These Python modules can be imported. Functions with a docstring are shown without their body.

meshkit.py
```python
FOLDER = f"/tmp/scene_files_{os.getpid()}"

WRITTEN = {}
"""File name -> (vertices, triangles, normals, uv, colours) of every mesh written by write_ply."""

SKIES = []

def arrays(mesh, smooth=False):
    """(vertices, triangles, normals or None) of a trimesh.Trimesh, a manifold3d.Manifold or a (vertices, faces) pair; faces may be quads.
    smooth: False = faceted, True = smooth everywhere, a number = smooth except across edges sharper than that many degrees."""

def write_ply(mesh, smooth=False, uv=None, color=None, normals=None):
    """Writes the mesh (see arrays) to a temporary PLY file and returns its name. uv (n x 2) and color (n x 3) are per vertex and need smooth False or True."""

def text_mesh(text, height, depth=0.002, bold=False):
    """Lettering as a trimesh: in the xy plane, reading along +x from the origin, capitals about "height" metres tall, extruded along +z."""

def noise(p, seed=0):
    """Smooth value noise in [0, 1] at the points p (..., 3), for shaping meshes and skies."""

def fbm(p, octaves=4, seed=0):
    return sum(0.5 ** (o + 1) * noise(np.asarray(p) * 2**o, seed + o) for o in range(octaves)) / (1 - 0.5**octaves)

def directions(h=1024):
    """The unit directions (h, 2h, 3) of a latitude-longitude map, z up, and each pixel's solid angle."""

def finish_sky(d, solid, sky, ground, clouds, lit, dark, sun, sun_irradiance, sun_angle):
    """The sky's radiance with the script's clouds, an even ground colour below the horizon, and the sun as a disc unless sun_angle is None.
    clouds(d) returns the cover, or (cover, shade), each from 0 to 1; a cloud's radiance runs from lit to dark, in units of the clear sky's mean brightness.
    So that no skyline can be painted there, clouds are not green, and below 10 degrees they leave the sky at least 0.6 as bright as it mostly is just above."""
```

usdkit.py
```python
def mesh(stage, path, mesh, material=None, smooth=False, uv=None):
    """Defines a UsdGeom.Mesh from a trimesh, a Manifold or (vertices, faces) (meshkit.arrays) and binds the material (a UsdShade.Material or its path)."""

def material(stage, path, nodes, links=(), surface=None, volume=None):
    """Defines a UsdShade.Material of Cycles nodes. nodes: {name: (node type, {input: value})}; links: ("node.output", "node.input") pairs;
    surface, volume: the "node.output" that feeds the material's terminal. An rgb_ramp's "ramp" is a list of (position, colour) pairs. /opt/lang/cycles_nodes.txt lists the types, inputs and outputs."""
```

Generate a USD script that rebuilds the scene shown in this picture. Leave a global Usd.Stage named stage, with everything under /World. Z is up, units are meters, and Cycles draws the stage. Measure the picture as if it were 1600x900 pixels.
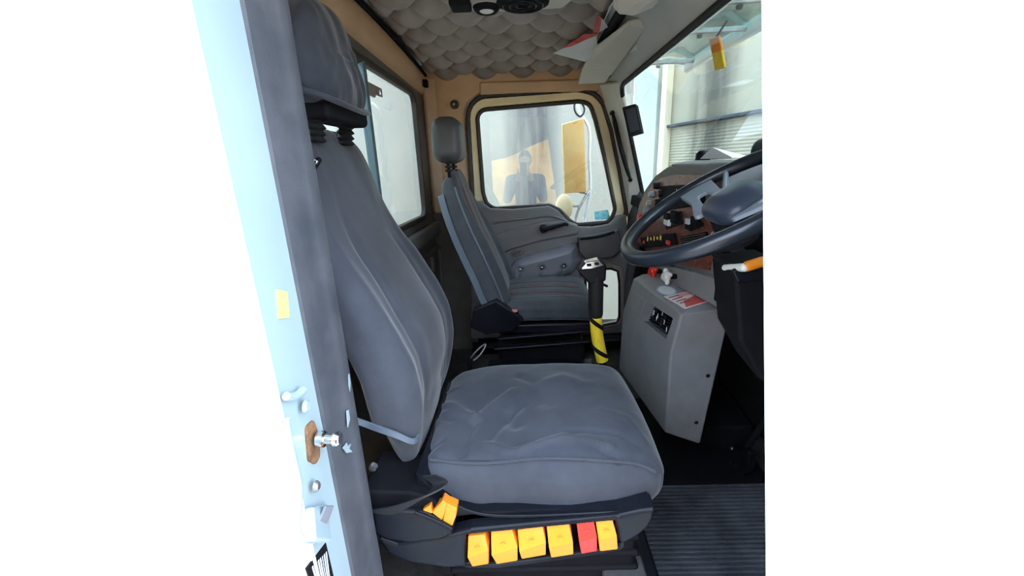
import math, random
import numpy as np, trimesh, usdkit, meshkit
import manifold3d as m3
import shapely
from shapely.geometry import Polygon, LineString, Point, box as sbox
from pxr import Usd, UsdGeom, UsdLux, UsdShade, Gf, Sdf
random.seed(4); np.random.seed(4)
stage = Usd.Stage.CreateInMemory()
UsdGeom.SetStageUpAxis(stage, 'Z'); UsdGeom.SetStageMetersPerUnit(stage, 1.0)
UsdGeom.Xform.Define(stage, '/World')

# ------------------------------------------------------------------ camera
F, CX, CY = 650.0, 817.0, 450.0
CAM = np.array([0, 0, 1.15])
p_, r_, y_ = np.radians([16.6, 1.8, 0.8])
FW = np.array([-math.sin(y_)*math.cos(p_), math.cos(y_)*math.cos(p_), -math.sin(p_)])
RT0 = np.array([math.cos(y_), math.sin(y_), 0]); UP0 = np.cross(RT0, FW)
RT = RT0*math.cos(r_) - UP0*math.sin(r_); UP = UP0*math.cos(r_) + RT0*math.sin(r_)
cam = UsdGeom.Camera.Define(stage, '/World/camera')
cam.CreateHorizontalApertureAttr(36.0); cam.CreateVerticalApertureAttr(20.25)
cam.CreateFocalLengthAttr(36.0*F/1600); cam.CreateHorizontalApertureOffsetAttr(-17.0/1600*36)
cam.CreateFStopAttr(0.0); cam.CreateClippingRangeAttr((0.03, 500))
M = np.eye(4); M[0, :3] = RT; M[1, :3] = UP; M[2, :3] = -FW; M[3, :3] = CAM
UsdGeom.Xformable(cam).AddTransformOp().Set(Gf.Matrix4d(M.tolist()))
cam.CreateExposureAttr(-0.45)

# ------------------------------------------------------------------ light: hazy daylight sky, sun behind the shed beyond the truck
dome = UsdLux.DomeLight.Define(stage, '/World/sky')
dome.CreateIntensityAttr(3.4); dome.CreateColorAttr(Gf.Vec3f(0.80, 0.97, 1.22))
sun = UsdLux.DistantLight.Define(stage, '/World/sun')
sun.CreateIntensityAttr(26.0); sun.CreateAngleAttr(0.6); sun.CreateColorAttr(Gf.Vec3f(1.0, 0.9, 0.74))
sd = np.array([-0.2, 0.75, 0.62]); sd /= np.linalg.norm(sd)
zx = np.cross([0, 0, 1.0], sd); zx /= np.linalg.norm(zx); zy = np.cross(sd, zx)
SM = np.eye(4); SM[0, :3] = zx; SM[1, :3] = zy; SM[2, :3] = sd
UsdGeom.Xformable(sun).AddTransformOp().Set(Gf.Matrix4d(SM.tolist()))

# ------------------------------------------------------------------ helpers
def at(u, v, **kw):
    """the point of the photographed place seen at pixel u, v, on the plane X=, Y= or Z="""
    d = FW + RT*(u-CX)/F - UP*(v-CY)/F
    (k, val), = kw.items(); i = 'XYZ'.index(k)
    return CAM + d*(val-CAM[i])/d[i]
def V(*a): return np.array(a, float)
def unit(a): a = np.asarray(a, float); return a/np.linalg.norm(a)
def tm(v, f, fix=False):
    f = np.asarray(f, int)
    if f.shape[1] == 4: f = np.vstack([f[:, [0, 1, 2]], f[:, [0, 2, 3]]])
    m = trimesh.Trimesh(np.asarray(v, float), f, process=False)
    if fix: m.merge_vertices(); m.fix_normals()
    return m
def cat(*ms):
    return trimesh.util.concatenate([from_man(m) if isinstance(m, m3.Manifold) else m for m in ms])
def from_man(m):
    a = m.to_mesh(); return tm(a.vert_properties[:, :3], a.tri_verts)
def to_man(t):
    t = t.copy(); t.merge_vertices(); t.fix_normals()
    return m3.Manifold(m3.Mesh(np.asarray(t.vertices, np.float32), np.asarray(t.faces, np.uint32)))
def hull(pts, r, n=14):
    """rounded hull of points"""
    r = np.broadcast_to(r, (len(pts),))
    return from_man(m3.Manifold.batch_hull([m3.Manifold.sphere(float(q), n).translate([float(c) for c in p]) for p, q in zip(pts, r)]))
def rbox(c, h, r=.006, rot=None, n=14):
    """rounded box: centre, half sizes, edge radius, rotation (3x3 columns = axes)"""
    c, h = V(*c), V(*h); R = np.eye(3) if rot is None else np.asarray(rot)
    r = min(r, .98*h.min())
    return hull([c + R @ (V(a, b, d)*(h-r)) for a in (-1, 1) for b in (-1, 1) for d in (-1, 1)], r, n)
def axes(z, x=None):
    z = unit(z); x = V(1, 0, 0) if x is None else np.asarray(x, float)
    if abs(unit(x) @ z) > .95: x = V(0, 1, 0)
    x = unit(x - z*(x @ z)); return np.stack([x, np.cross(z, x), z], 1)
def tube(pts, r, n=12, closed=False, cap=True):
    p = np.asarray(pts, float); k = len(p); r = np.broadcast_to(r, (k,))
    t = (np.roll(p, -1, 0)-np.roll(p, 1, 0)) if closed else np.gradient(p, axis=0)
    t /= np.linalg.norm(t, axis=1, keepdims=True)
    a = unit(np.cross(t[0], V(0, 0, 1) if abs(t[0][2]) < .9 else V(1, 0, 0))); A = []
    for i in range(k):
        a = unit(a - t[i]*(a @ t[i])); A.append(a)
    A = np.array(A); B = np.cross(t, A); an = np.arange(n)*2*np.pi/n
    v = (p[:, None] + r[:, None, None]*(np.cos(an)[None, :, None]*A[:, None]+np.sin(an)[None, :, None]*B[:, None])).reshape(-1, 3)
    f = []
    for i in range(k if closed else k-1):
        j = (i+1) % k
        for q in range(n): f.append([i*n+q, i*n+(q+1) % n, j*n+(q+1) % n, j*n+q])
    f = np.array(f); f = np.vstack([f[:, [0, 1, 2]], f[:, [0, 2, 3]]])
    if not closed and cap:
        v = np.vstack([v, p[0], p[-1]]); a0, a1 = len(v)-2, len(v)-1
        f = np.vstack([f, [[a0, (q+1) % n, q] for q in range(n)], [[a1, (k-1)*n+q, (k-1)*n+(q+1) % n] for q in range(n)]])
    return tm(v, f)
def spline(pts, n=40, closed=False):
    from scipy.interpolate import CubicSpline
    p = np.asarray(pts, float)
    if closed: p = np.vstack([p, p[:1]])
    s = np.r_[0, np.cumsum(np.linalg.norm(np.diff(p, axis=0), axis=1))]
    c = CubicSpline(s, p, bc_type='periodic' if closed else 'natural')
    return c(np.linspace(0, s[-1], n, endpoint=not closed))
def lathe(prof, origin, axis, n=32):
    """profile of (radius, height) turned about axis"""
    m = trimesh.creation.revolve(np.array(prof, float), sections=n)
    R = axes(axis); m.apply_transform(np.vstack([np.c_[R, np.asarray(origin, float)], [0, 0, 0, 1]])); return m
def soft(h, r, n=26, deform=None, cubic=False):
    """a padded box: half sizes h, corner radii r (three), n cells a side, then deform(points)"""
    h = V(*h); r = np.minimum(np.broadcast_to(np.asarray(r, float), (3,)), h*.999)
    s = np.sin(np.linspace(-1, 1, n+1)*np.pi/2); s = .55*s + .45*np.linspace(-1, 1, n+1)
    vs, fs = [], []
    for ax in range(3):
        for sg in (-1, 1):
            a, b = np.meshgrid(s, s, indexing='ij'); q = np.zeros((n+1, n+1, 3)); q[..., ax] = sg
            q[..., (ax+1) % 3] = a; q[..., (ax+2) % 3] = b
            o = sum(len(x) for x in vs); vs.append(q.reshape(-1, 3))
            i, j = np.meshgrid(np.arange(n), np.arange(n), indexing='ij'); k = o+i*(n+1)+j
            f = np.stack([k, k+n+1, k+n+2, k+1], -1).reshape(-1, 4); fs.append(f if sg > 0 else f[:, ::-1])
    q = np.vstack(vs)*h; inner = np.clip(q, -(h-r), h-r); d = (q-inner)/r
    L = np.linalg.norm(d, axis=1, keepdims=True); p = inner + r*d/np.maximum(L, 1e-9)
    m = tm(p, np.vstack(fs)); m.merge_vertices(digits_vertex=7)
    if deform is not None: m.vertices = deform(np.array(m.vertices))
    return m
def place(m, c, R=None):
    m.apply_transform(np.vstack([np.c_[np.eye(3) if R is None else R, np.asarray(c, float)], [0, 0, 0, 1]])); return m
def rnd(pts, r=.0, q=6):
    g = pts if isinstance(pts, Polygon) else Polygon(pts)
    if not g.is_valid: g = g.buffer(0)
    if r > 0: g = g.buffer(-r, quad_segs=q).buffer(2*r, quad_segs=q).buffer(-r, quad_segs=q)
    if g.geom_type != 'Polygon': g = max(g.geoms, key=lambda a: a.area)
    return g.simplify(1e-4)
def _inset(P, b):
    a, c = np.roll(P, 1, 0), np.roll(P, -1, 0)
    e1, e2 = P-a, c-P; e1 /= np.linalg.norm(e1, axis=1, keepdims=True)+1e-12; e2 /= np.linalg.norm(e2, axis=1, keepdims=True)+1e-12
    n1, n2 = np.c_[-e1[:, 1], e1[:, 0]], np.c_[-e2[:, 1], e2[:, 0]]
    n = n1+n2; n /= np.maximum((n*n1).sum(1, keepdims=True)*np.linalg.norm(n, axis=1, keepdims=True), .35)+1e-12
    nn = n1+n2; nn /= np.linalg.norm(nn, axis=1, keepdims=True)+1e-12
    return P + nn*b/np.maximum((nn*n1).sum(1, keepdims=True), .5)
def slab(poly, t, b=.003, steps=2):
    """a plate of thickness t (front at z=0, back at -t) with rounded front edges, as a mesh in its own frame"""
    poly = shapely.geometry.polygon.orient(poly if isinstance(poly, Polygon) else Polygon(poly))
    rings = [np.array(poly.exterior.coords)[:-1]] + [np.array(i.coords)[:-1] for i in poly.interiors]
    vs, fs, o, fr = [], [], 0, []
    ks = [(b*(1-math.sin(x)), -b*(1-math.cos(x))) for x in np.linspace(0, math.pi/2, steps+1)] if b else [(0, 0)]
    for P in rings:
        n = len(P); layers = [np.c_[_inset(P, i) if i else P, np.full(n, z)] for i, z in ks]
        layers.append(np.c_[P, np.full(n, -t)]); fr.append(layers[0][:, :2])
        for l in range(len(layers)-1):
            for q in range(n):
                fs.append([o+l*n+q, o+(l+1)*n+q, o+(l+1)*n+(q+1) % n, o+l*n+(q+1) % n])
        vs.append(np.vstack(layers)); o += n*len(layers)
    m = tm(np.vstack(vs), np.array(fs)); out = [m]
    for g, z, flip in ((Polygon(fr[0], fr[1:]), 0, False), (poly, -t, True)):
        if not g.is_valid: g = g.buffer(0)
        for gg in getattr(g, 'geoms', [g]):
            v, f = trimesh.creation.triangulate_polygon(gg, engine='earcut')
            c = tm(np.c_[v, np.full(len(v), z)], f[:, ::-1] if flip else f); 
            if (c.face_normals[:, 2].sum() < 0) != flip: c.invert()
            out.append(c)
    m = trimesh.util.concatenate(out); m.merge_vertices(digits_vertex=6); return m
FR = {'Y': (V(1, 0, 0), V(0, 0, 1), V(0, -1, 0)), 'X': (V(0, -1, 0), V(0, 0, 1), V(-1, 0, 0)), 'Z': (V(1, 0, 0), V(0, 1, 0), V(0, 0, 1)), 'X+': (V(0, 1, 0), V(0, 0, 1), V(1, 0, 0))}
def fmap(m, pl, val):
    """slab frame -> plane; front faces the cab (-Y, -X, +Z or +X)"""
    ex, ey, n = FR[pl]; v = np.array(m.vertices); k = 'XYZ'.index(pl[0])
    w = v[:, :1]*ex + v[:, 1:2]*ey + v[:, 2:]*n; w[:, k] += val; m.vertices = w; return m
def px(pl, val, *uv):
    """pixels -> 2D polygon points in the slab frame of a plane"""
    ex, ey, _ = FR[pl]; return [(at(u, v, **{pl[0]: val}) @ ex, at(u, v, **{pl[0]: val}) @ ey) for u, v in uv]
def plate(pl, val, uv, t, b=.003, r=.0, holes=()):
    g = rnd(px(pl, val, *uv), r)
    for hl in holes: g = g.difference(hl if isinstance(hl, Polygon) else rnd(px(pl, val, *hl), r*.6))
    return fmap(slab(g, t, b), pl, val)
def sheet(P, n, t):
    """grid of points (i, j, 3) thickened by t along -n"""
    P = np.asarray(P, float); a, b = P.shape[:2]; Q = P - np.asarray(n, float)*t
    v = np.vstack([P.reshape(-1, 3), Q.reshape(-1, 3)]); N = a*b
    i, j = np.meshgrid(np.arange(a-1), np.arange(b-1), indexing='ij'); k = i*b+j
    f = np.stack([k, k+b, k+b+1, k+1], -1).reshape(-1, 4); g = f[:, ::-1]+N
    e = [x for x in range(b)] + [i*b+b-1 for i in range(1, a)] + [(a-1)*b+x for x in range(b-2, -1, -1)] + [i*b for i in range(a-2, 0, -1)]
    s = np.array([[e[q], e[(q+1) % len(e)], e[(q+1) % len(e)]+N, e[q]+N] for q in range(len(e))])
    m = tm(v, np.vstack([f, g, s])); m.fix_normals(); return m
def ribbon(path, wdir, w, t):
    """flat strap along path, width along wdir (per point or one), thickness t"""
    p = np.asarray(path, float); wd = np.broadcast_to(np.asarray(wdir, float), p.shape)
    wd = wd/np.linalg.norm(wd, axis=1, keepdims=True); T = np.gradient(p, axis=0); n = np.cross(T, wd); n /= np.linalg.norm(n, axis=1, keepdims=True)
    P = np.stack([p-wd*w/2, p+wd*w/2], 1); v = []
    k = len(p); v = np.vstack([(P[:, 0]+n*t/2), (P[:, 1]+n*t/2), (P[:, 1]-n*t/2), (P[:, 0]-n*t/2)]); f = []
    for c in range(4):
        d = (c+1) % 4
        for i in range(k-1): f.append([c*k+i, c*k+i+1, d*k+i+1, d*k+i])
    f += [[0, k, 2*k, 3*k], [k-1, 4*k-1, 3*k-1, 2*k-1]]
    m = tm(v, f); m.fix_normals(); return m

# ------------------------------------------------------------------ prims: things, parts, sub-parts
BASE, USED, TOPS, PENDING = {}, set(), {}, []
def numbered(parent, name):
    i, n = 0, f'{parent}/{name}'
    while n in USED: i += 1; n = f'{parent}/{name}_{i:03d}'
    USED.add(n); return n
def info(path, label=None, category=None, group=None, kind=None):
    TOPS.setdefault(path, {}).update({k: v for k, v in dict(label=label, category=category, group=group, kind=kind).items() if v})
def thing(name, label=None, category=None, group=None, kind=None):
    p = numbered('/World', name); PENDING.append((p, None, None, None)); info(p, label, category, group, kind); return p
def obj(name, mesh, mat, parent=None, label=None, category=None, group=None, kind=None, smooth=38):
    if isinstance(mesh, m3.Manifold): mesh = from_man(mesh)
    p = numbered(parent or '/World', name); PENDING.append((p, mesh, mat, smooth)); info(p, label, category, group, kind); return p
def flush():
    for p, m, *_ in PENDING:
        if m is None: continue
        top = '/'.join(p.split('/')[:3]); lo, hi = m.bounds
        a = BASE.setdefault(top, [lo.copy(), hi.copy()]); a[0] = np.minimum(a[0], lo); a[1] = np.maximum(a[1], hi)
    for p, m, mt, sm in PENDING:
        top = '/'.join(p.split('/')[:3]); lo, hi = BASE[top]; b = V((lo[0]+hi[0])/2, (lo[1]+hi[1])/2, lo[2])
        if m is None: x = UsdGeom.Xform.Define(stage, p)
        else:
            m = m.copy(); m.vertices = np.array(m.vertices) - b
            x = usdkit.mesh(stage, p, m, mt, smooth=sm)
        if p == top: UsdGeom.Xformable(x).AddTranslateOp().Set(Gf.Vec3d(*map(float, b)))
        for k, v in TOPS.get(p, {}).items(): x.GetPrim().SetCustomDataByKey(k, v)

# ------------------------------------------------------------------ materials
def srgb(*c):
    c = np.array(c, float)/255; return tuple(np.where(c <= .04045, c/12.92, ((c+.055)/1.055)**2.4))
def mat(name, col, rough=.5, metal=0, vary=0, vscale=6, bump=0, bscale=200, bdist=.001, spec=.5, coat=0, sheen=0, col2=None, dirt=None):
    n = {'p': ('principled_bsdf', dict(base_color=col, roughness=rough, metallic=metal, specular_ior_level=spec, coat_weight=coat, sheen_weight=sheen)), 'tc': ('texture_coordinate', {})}; l = []
    if vary or col2:
        c2 = col2 or tuple(min(1, x*(1+vary)) for x in col); c1 = col if col2 else tuple(x*(1-vary) for x in col)
        n['n'] = ('noise_texture', dict(scale=vscale, detail=5, roughness=.6)); n['r'] = ('rgb_ramp', dict(ramp=[(.35, c1), (.65, c2)]))
        l += [('tc.object', 'n.vector'), ('n.fac', 'r.fac'), ('r.color', 'p.base_color')]
    if bump:
        n['bn'] = ('noise_texture', dict(scale=bscale, detail=3)); n['b'] = ('bump', dict(strength=bump, distance=bdist))
        l += [('tc.object', 'bn.vector'), ('bn.fac', 'b.height'), ('b.normal', 'p.normal')]
    return usdkit.material(stage, '/World/Looks/'+name, n, l, surface='p.BSDF')
UsdGeom.Scope.Define(stage, '/World/Looks')
def fabric(name, col, col2, sc=900, sheen=.3):
    n = {'tc': ('texture_coordinate', {}), 'n': ('noise_texture', dict(scale=4, detail=6, roughness=.6)), 'r': ('rgb_ramp', dict(ramp=[(.32, tuple(x*.82 for x in col)), (.68, tuple(x*1.08 for x in col2))])),
         'w': ('noise_texture', dict(scale=sc, detail=2)), 'f': ('noise_texture', dict(scale=22, detail=4)), 'm': ('math', dict(math_type='multiply_add', value2=.25)),
         'b': ('bump', dict(strength=.5, distance=.0022)), 'p': ('principled_bsdf', dict(roughness=.88, specular_ior_level=.25, sheen_weight=sheen, sheen_roughness=.4))}
    l = [('tc.object', 'n.vector'), ('n.fac', 'r.fac'), ('r.color', 'p.base_color'), ('tc.object', 'w.vector'), ('tc.object', 'f.vector'), ('w.fac', 'm.value1'), ('f.fac', 'm.value3'), ('m.value', 'b.height'), ('b.normal', 'p.normal')]
    return usdkit.material(stage, '/World/Looks/'+name, n, l, surface='p.BSDF')
M_ = {}
M_['cover'] = fabric('seat_cover', (.044, .048, .061), (.064, .069, .086))
M_['cloth'] = fabric('seat_cloth', (.055, .058, .066), (.085, .088, .098))
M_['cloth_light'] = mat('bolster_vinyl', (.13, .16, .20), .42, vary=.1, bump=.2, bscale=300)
M_['vinyl'] = mat('grey_vinyl', (.175, .167, .17), .5, vary=.08, bump=.35, bscale=420, bdist=.0008)
M_['vinyl_dark'] = mat('dark_grey_vinyl', (.075, .072, .072), .5, vary=.1, bump=.3, bscale=420, bdist=.0008)
M_['tuft'] = mat('tufted_door_vinyl', (.20, .20, .23), .35, vary=.06, bump=.15, bscale=300, bdist=.0006)
M_['dash'] = mat('dash_grey', (.15, .14, .135), .55, vary=.06, bump=.35, bscale=500, bdist=.0007)
M_['box'] = mat('console_grey', (.22, .215, .22), .5, vary=.08, vscale=9, bump=.35, bscale=500, bdist=.0007)
M_['black'] = mat('black_plastic', (.008, .009, .013), .30, vary=.2, spec=.17, bump=.1, bscale=400, bdist=.0005)
M_['blackm'] = mat('black_matt', (.007, .007, .009), .7, vary=.2, spec=.12)
M_['rubber'] = mat('black_rubber', (.015, .015, .016), .55, spec=.25, bump=.2, bscale=300)
M_['gasket'] = mat('brown_black_gasket', (.035, .026, .022), .5)
M_['band'] = mat('grey_seal_rubber', (.055, .06, .072), .6, bump=.3, bscale=250, col2=(.095, .097, .11), vscale=10)
M_['paint'] = mat('sky_tinted_white_paint', (.37, .465, .49), .32, vary=.03, vscale=3, coat=.3)  # white jamb paint, the blue of the sky mixed into its colour
M_['skin'] = mat('white_cab_paint', (.86, .87, .88), .3, vary=.01, coat=.3)
M_['tan'] = mat('tan_trim', (.56, .35, .205), .55, vary=.08, vscale=4, bump=.2, bscale=400, bdist=.0006)
M_['cream'] = mat('cream_paint', (.82, .68, .42), .4, vary=.05)
M_['liner'] = mat('quilted_vinyl', (.31, .255, .22), .5, vary=.12, vscale=5, bump=.3, bscale=350, bdist=.0008)
M_['header'] = mat('header_vinyl', (.46, .45, .42), .6, vary=.05, bump=.3, bscale=400, bdist=.0006)
M_['visor'] = mat('visor_vinyl', (.56, .52, .45), .55, vary=.05, bump=.25, bscale=400, bdist=.0006)
M_['pillar'] = mat('pillar_grey', (.68, .68, .62), .5, vary=.05)
M_['brown'] = mat('brown_grey_trim', (.10, .085, .075), .5, vary=.15, vscale=5)
M_['floorc'] = mat('brown_grey_floor', (.05, .045, .04), .85, vary=.3, vscale=14, bump=.5, bscale=200)
M_['mat'] = mat('ribbed_mat', (.045, .048, .056), .5, col2=(.10, .105, .12), vscale=7, bump=.3, bscale=120)
M_['chrome'] = mat('chrome', (.75, .75, .76), .16, metal=1)
M_['steel'] = mat('dull_steel', (.45, .45, .46), .42, metal=.9, vary=.15, vscale=30)
M_['rust'] = mat('rust', (.22, .11, .05), .8, vary=.4, vscale=60)
M_['alu'] = mat('grey_spoke', (.30, .33, .38), .38, metal=.35)
M_['wheel'] = mat('wheel_rim', (.014, .017, .024), .27, vary=.1, bump=.2, bscale=500, bdist=.0004)
M_['hub'] = mat('hub_pad', (.035, .043, .065), .36, vary=.1, bump=.15, bscale=400, bdist=.0005)
M_['orange'] = mat('orange_plastic', (.85, .25, .012), .38, vary=.04, vscale=20)
M_['red'] = mat('red_plastic', (.78, .03, .018), .36)
M_['yellow'] = mat('yellow_tape', (.88, .62, .03), .42, vary=.08, vscale=25)
M_['white'] = mat('white_plastic', (.78, .76, .70), .4)
M_['paper'] = mat('paper', (.62, .63, .62), .7, vary=.04, vscale=12)
M_['redpaper'] = mat('red_paper', (.50, .09, .09), .6, vary=.3, vscale=30)
M_['amber'] = mat('amber_mirror_face', (.78, .44, .14), .22, metal=.35, col2=(.86, .62, .27), vscale=6)  # reflection of the sunlit yard put into the mirror face colour
M_['cyan'] = mat('cyan_sticker', (.10, .62, .78), .5, col2=(.45, .85, .9), vscale=40)
M_['cardwhite'] = mat('card_white', (.70, .72, .75), .5)
M_['skincol'] = mat('skin', (.50, .30, .21), .5); M_['shirt'] = mat('dark_shirt', (.04, .05, .08), .85); M_['trousers'] = mat('work_trousers', (.03, .035, .05), .85); M_['hair'] = mat('dark_hair', (.03, .02, .015), .6); M_['boot'] = mat('boot_leather', (.07, .04, .02), .5)
M_['icon'] = mat('icon_print', (.45, .15, .02), .6)
M_['pink'] = mat('buckle_pink', (.75, .22, .16), .4)
M_['maroon'] = mat('maroon_thread', (.20, .05, .06), .8)
def wood(name):
    n = {'tc': ('texture_coordinate', {}), 'mp': ('mapping', dict(scale=(1, 3, 9))), 'n': ('noise_texture', dict(scale=5, detail=8, roughness=.65, distortion=1.4)),
         'r': ('rgb_ramp', dict(ramp=[(.3, (.03, .008, .005)), (.5, (.15, .035, .018)), (.7, (.30, .085, .04))])), 'p': ('principled_bsdf', dict(roughness=.38, coat_weight=.15))}
    return usdkit.material(stage, '/World/Looks/'+name, n, [('tc.object', 'mp.vector'), ('mp.vector', 'n.vector'), ('n.fac', 'r.fac'), ('r.color', 'p.base_color')], surface='p.BSDF')
M_['wood'] = wood('burl_wood')
def glass(name, tint=(.93, .96, .95), rough=0.0, base=.045):
    n = {'t': ('transparent_bsdf', dict(color=tint)), 'g': ('glossy_bsdf', dict(color=(1, 1, 1), roughness=rough)), 'l': ('layer_weight', dict(blend=.5)), 'm': ('mix_closure', {}),
         'w': ('math', dict(math_type='power', value2=5.0)), 'k': ('math', dict(math_type='multiply_add', value2=1-base, value3=base))}
    return usdkit.material(stage, '/World/Looks/'+name, n, [('l.facing', 'w.value1'), ('w.value', 'k.value1'), ('k.value', 'm.fac'), ('t.BSDF', 'm.closure1'), ('g.BSDF', 'm.closure2')], surface='m.closure')
M_['glass'] = glass('window_glass', base=.06)
def wallmat(name, base, dark, x0, x1, axis='x', lo=.35, vs=1.2, rough=.85):
    """painted wall with one dark streak running down between x0 and x1 (object metres) and faint weathering"""
    n = {'g': ('geometry', {}), 's': ('separate_xyz', {}), 'mp': ('mapping', dict(scale=(3.0, 3.0, .35))), 'n': ('noise_texture', dict(scale=1.6, detail=6, roughness=.6)),
         'c': ('math', dict(math_type='subtract', value2=(x0+x1)/2)), 'a': ('math', dict(math_type='absolute')), 'k': ('map_range', dict(from_min=abs(x1-x0)/2, from_max=abs(x1-x0)/8, to_min=0, to_max=1, clamp=True)),
         'mu': ('math', dict(math_type='multiply')), 'pw': ('map_range', dict(from_min=.12, from_max=.55, to_min=0, to_max=1, clamp=True)),
         'w': ('noise_texture', dict(scale=vs, detail=6, roughness=.6)), 'wr': ('rgb_ramp', dict(ramp=[(.3, tuple(x*.93 for x in base)), (.7, tuple(min(1, x*1.05) for x in base))])),
         'mx': ('mix', dict(color2=dark)), 'p': ('principled_bsdf', dict(roughness=rough, specular_ior_level=.2))}
    l = [('g.position', 's.vector'), ('g.position', 'mp.vector'), ('mp.vector', 'n.vector'), (f's.{axis}', 'c.value1'), ('c.value', 'a.value1'), ('a.value', 'k.value'), ('k.result', 'mu.value1'), ('n.fac', 'mu.value2'),
         ('mu.value', 'pw.value'), ('pw.result', 'mx.fac'), ('g.position', 'w.vector'), ('w.fac', 'wr.fac'), ('wr.color', 'mx.color1'), ('mx.color', 'p.base_color')]
    return usdkit.material(stage, '/World/Looks/'+name, n, l, surface='p.BSDF')
M_['wallA'] = wallmat('shed_wall_paint', (.315, .30, .25), (.085, .08, .08), -.32, .48)
M_['wallB'] = wallmat('front_shed_paint', (.24, .23, .17), (.065, .065, .05), 4.9, 6.1, axis='y')
M_['bulk'] = mat('cream_body_paint', (.56, .58, .48), .6, vary=.04, vscale=2)
M_['column'] = mat('white_column_paint', (.25, .285, .26), .6, vary=.03)
M_['ground'] = mat('pale_concrete', (.42, .38, .31), .9, vary=.12, vscale=1.5, bump=.3, bscale=30, bdist=.004)
M_['bank'] = mat('dry_tan_bank', (.60, .31, .05), .9, vary=.3, vscale=1.5)
M_['screen'] = glass('windscreen_glass', base=.015)
M_['tint'] = glass('tinted_visor_plastic', (.36, .46, .42))

# ================================================================== SETTING: cab shell
def roofz(y): return 1.675 - .055*((y-1.5)/1.05)**2
floor = obj('floor', fmap(slab(sbox(-.62, .5, 1.15, 2.62), .05, 0), 'Z', 0), M_['floorc'], kind='structure', label='brown grey carpeted cab floor under the seats', category='floor')
# rear wall with the window opening, padded tan header, lower pads
wr = thing('wall_rear', 'rear cab wall with tan header and dark lower padding', 'wall', kind='structure')
WIN = rnd([(.82, .915), (2.275, .90), (2.275, 1.496), (.82, 1.505)], .05)
sh = sbox(.512, -.05, 2.64, 1.75).difference(WIN)
obj('shell', fmap(slab(sh, .014, 0), 'X+', -.552), M_['brown'], wr)
P = []
for y in np.linspace(.52, 2.60, 40):
    zt, zb = roofz(y)+.012, 1.565-.036*(y-1.45)
    P.append([[-.552+.03*math.sin(math.pi*k/8)**.6, y, zt+(zb-zt)*k/8] for k in range(9)])
obj('header_board', sheet(P, (1, 0, 0), .012), M_['tan'], wr, smooth=60)
obj('lower_pad', fmap(slab(sbox(.55, .02, 2.62, .70), .03, .01), 'X+', -.525), M_['brown'], wr)
obj('lower_rail', hull([(-.54, .6, .80), (-.54, 2.55, .775), (-.54, .6, .845), (-.54, 2.55, .82)], .02), M_['dash'], wr)
for y in (2.02, 2.22, 2.42):
    obj('pad_rib', hull([(-.53, y, .08), (-.53, y, .66)], .02), M_['brown'], wr)
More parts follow.
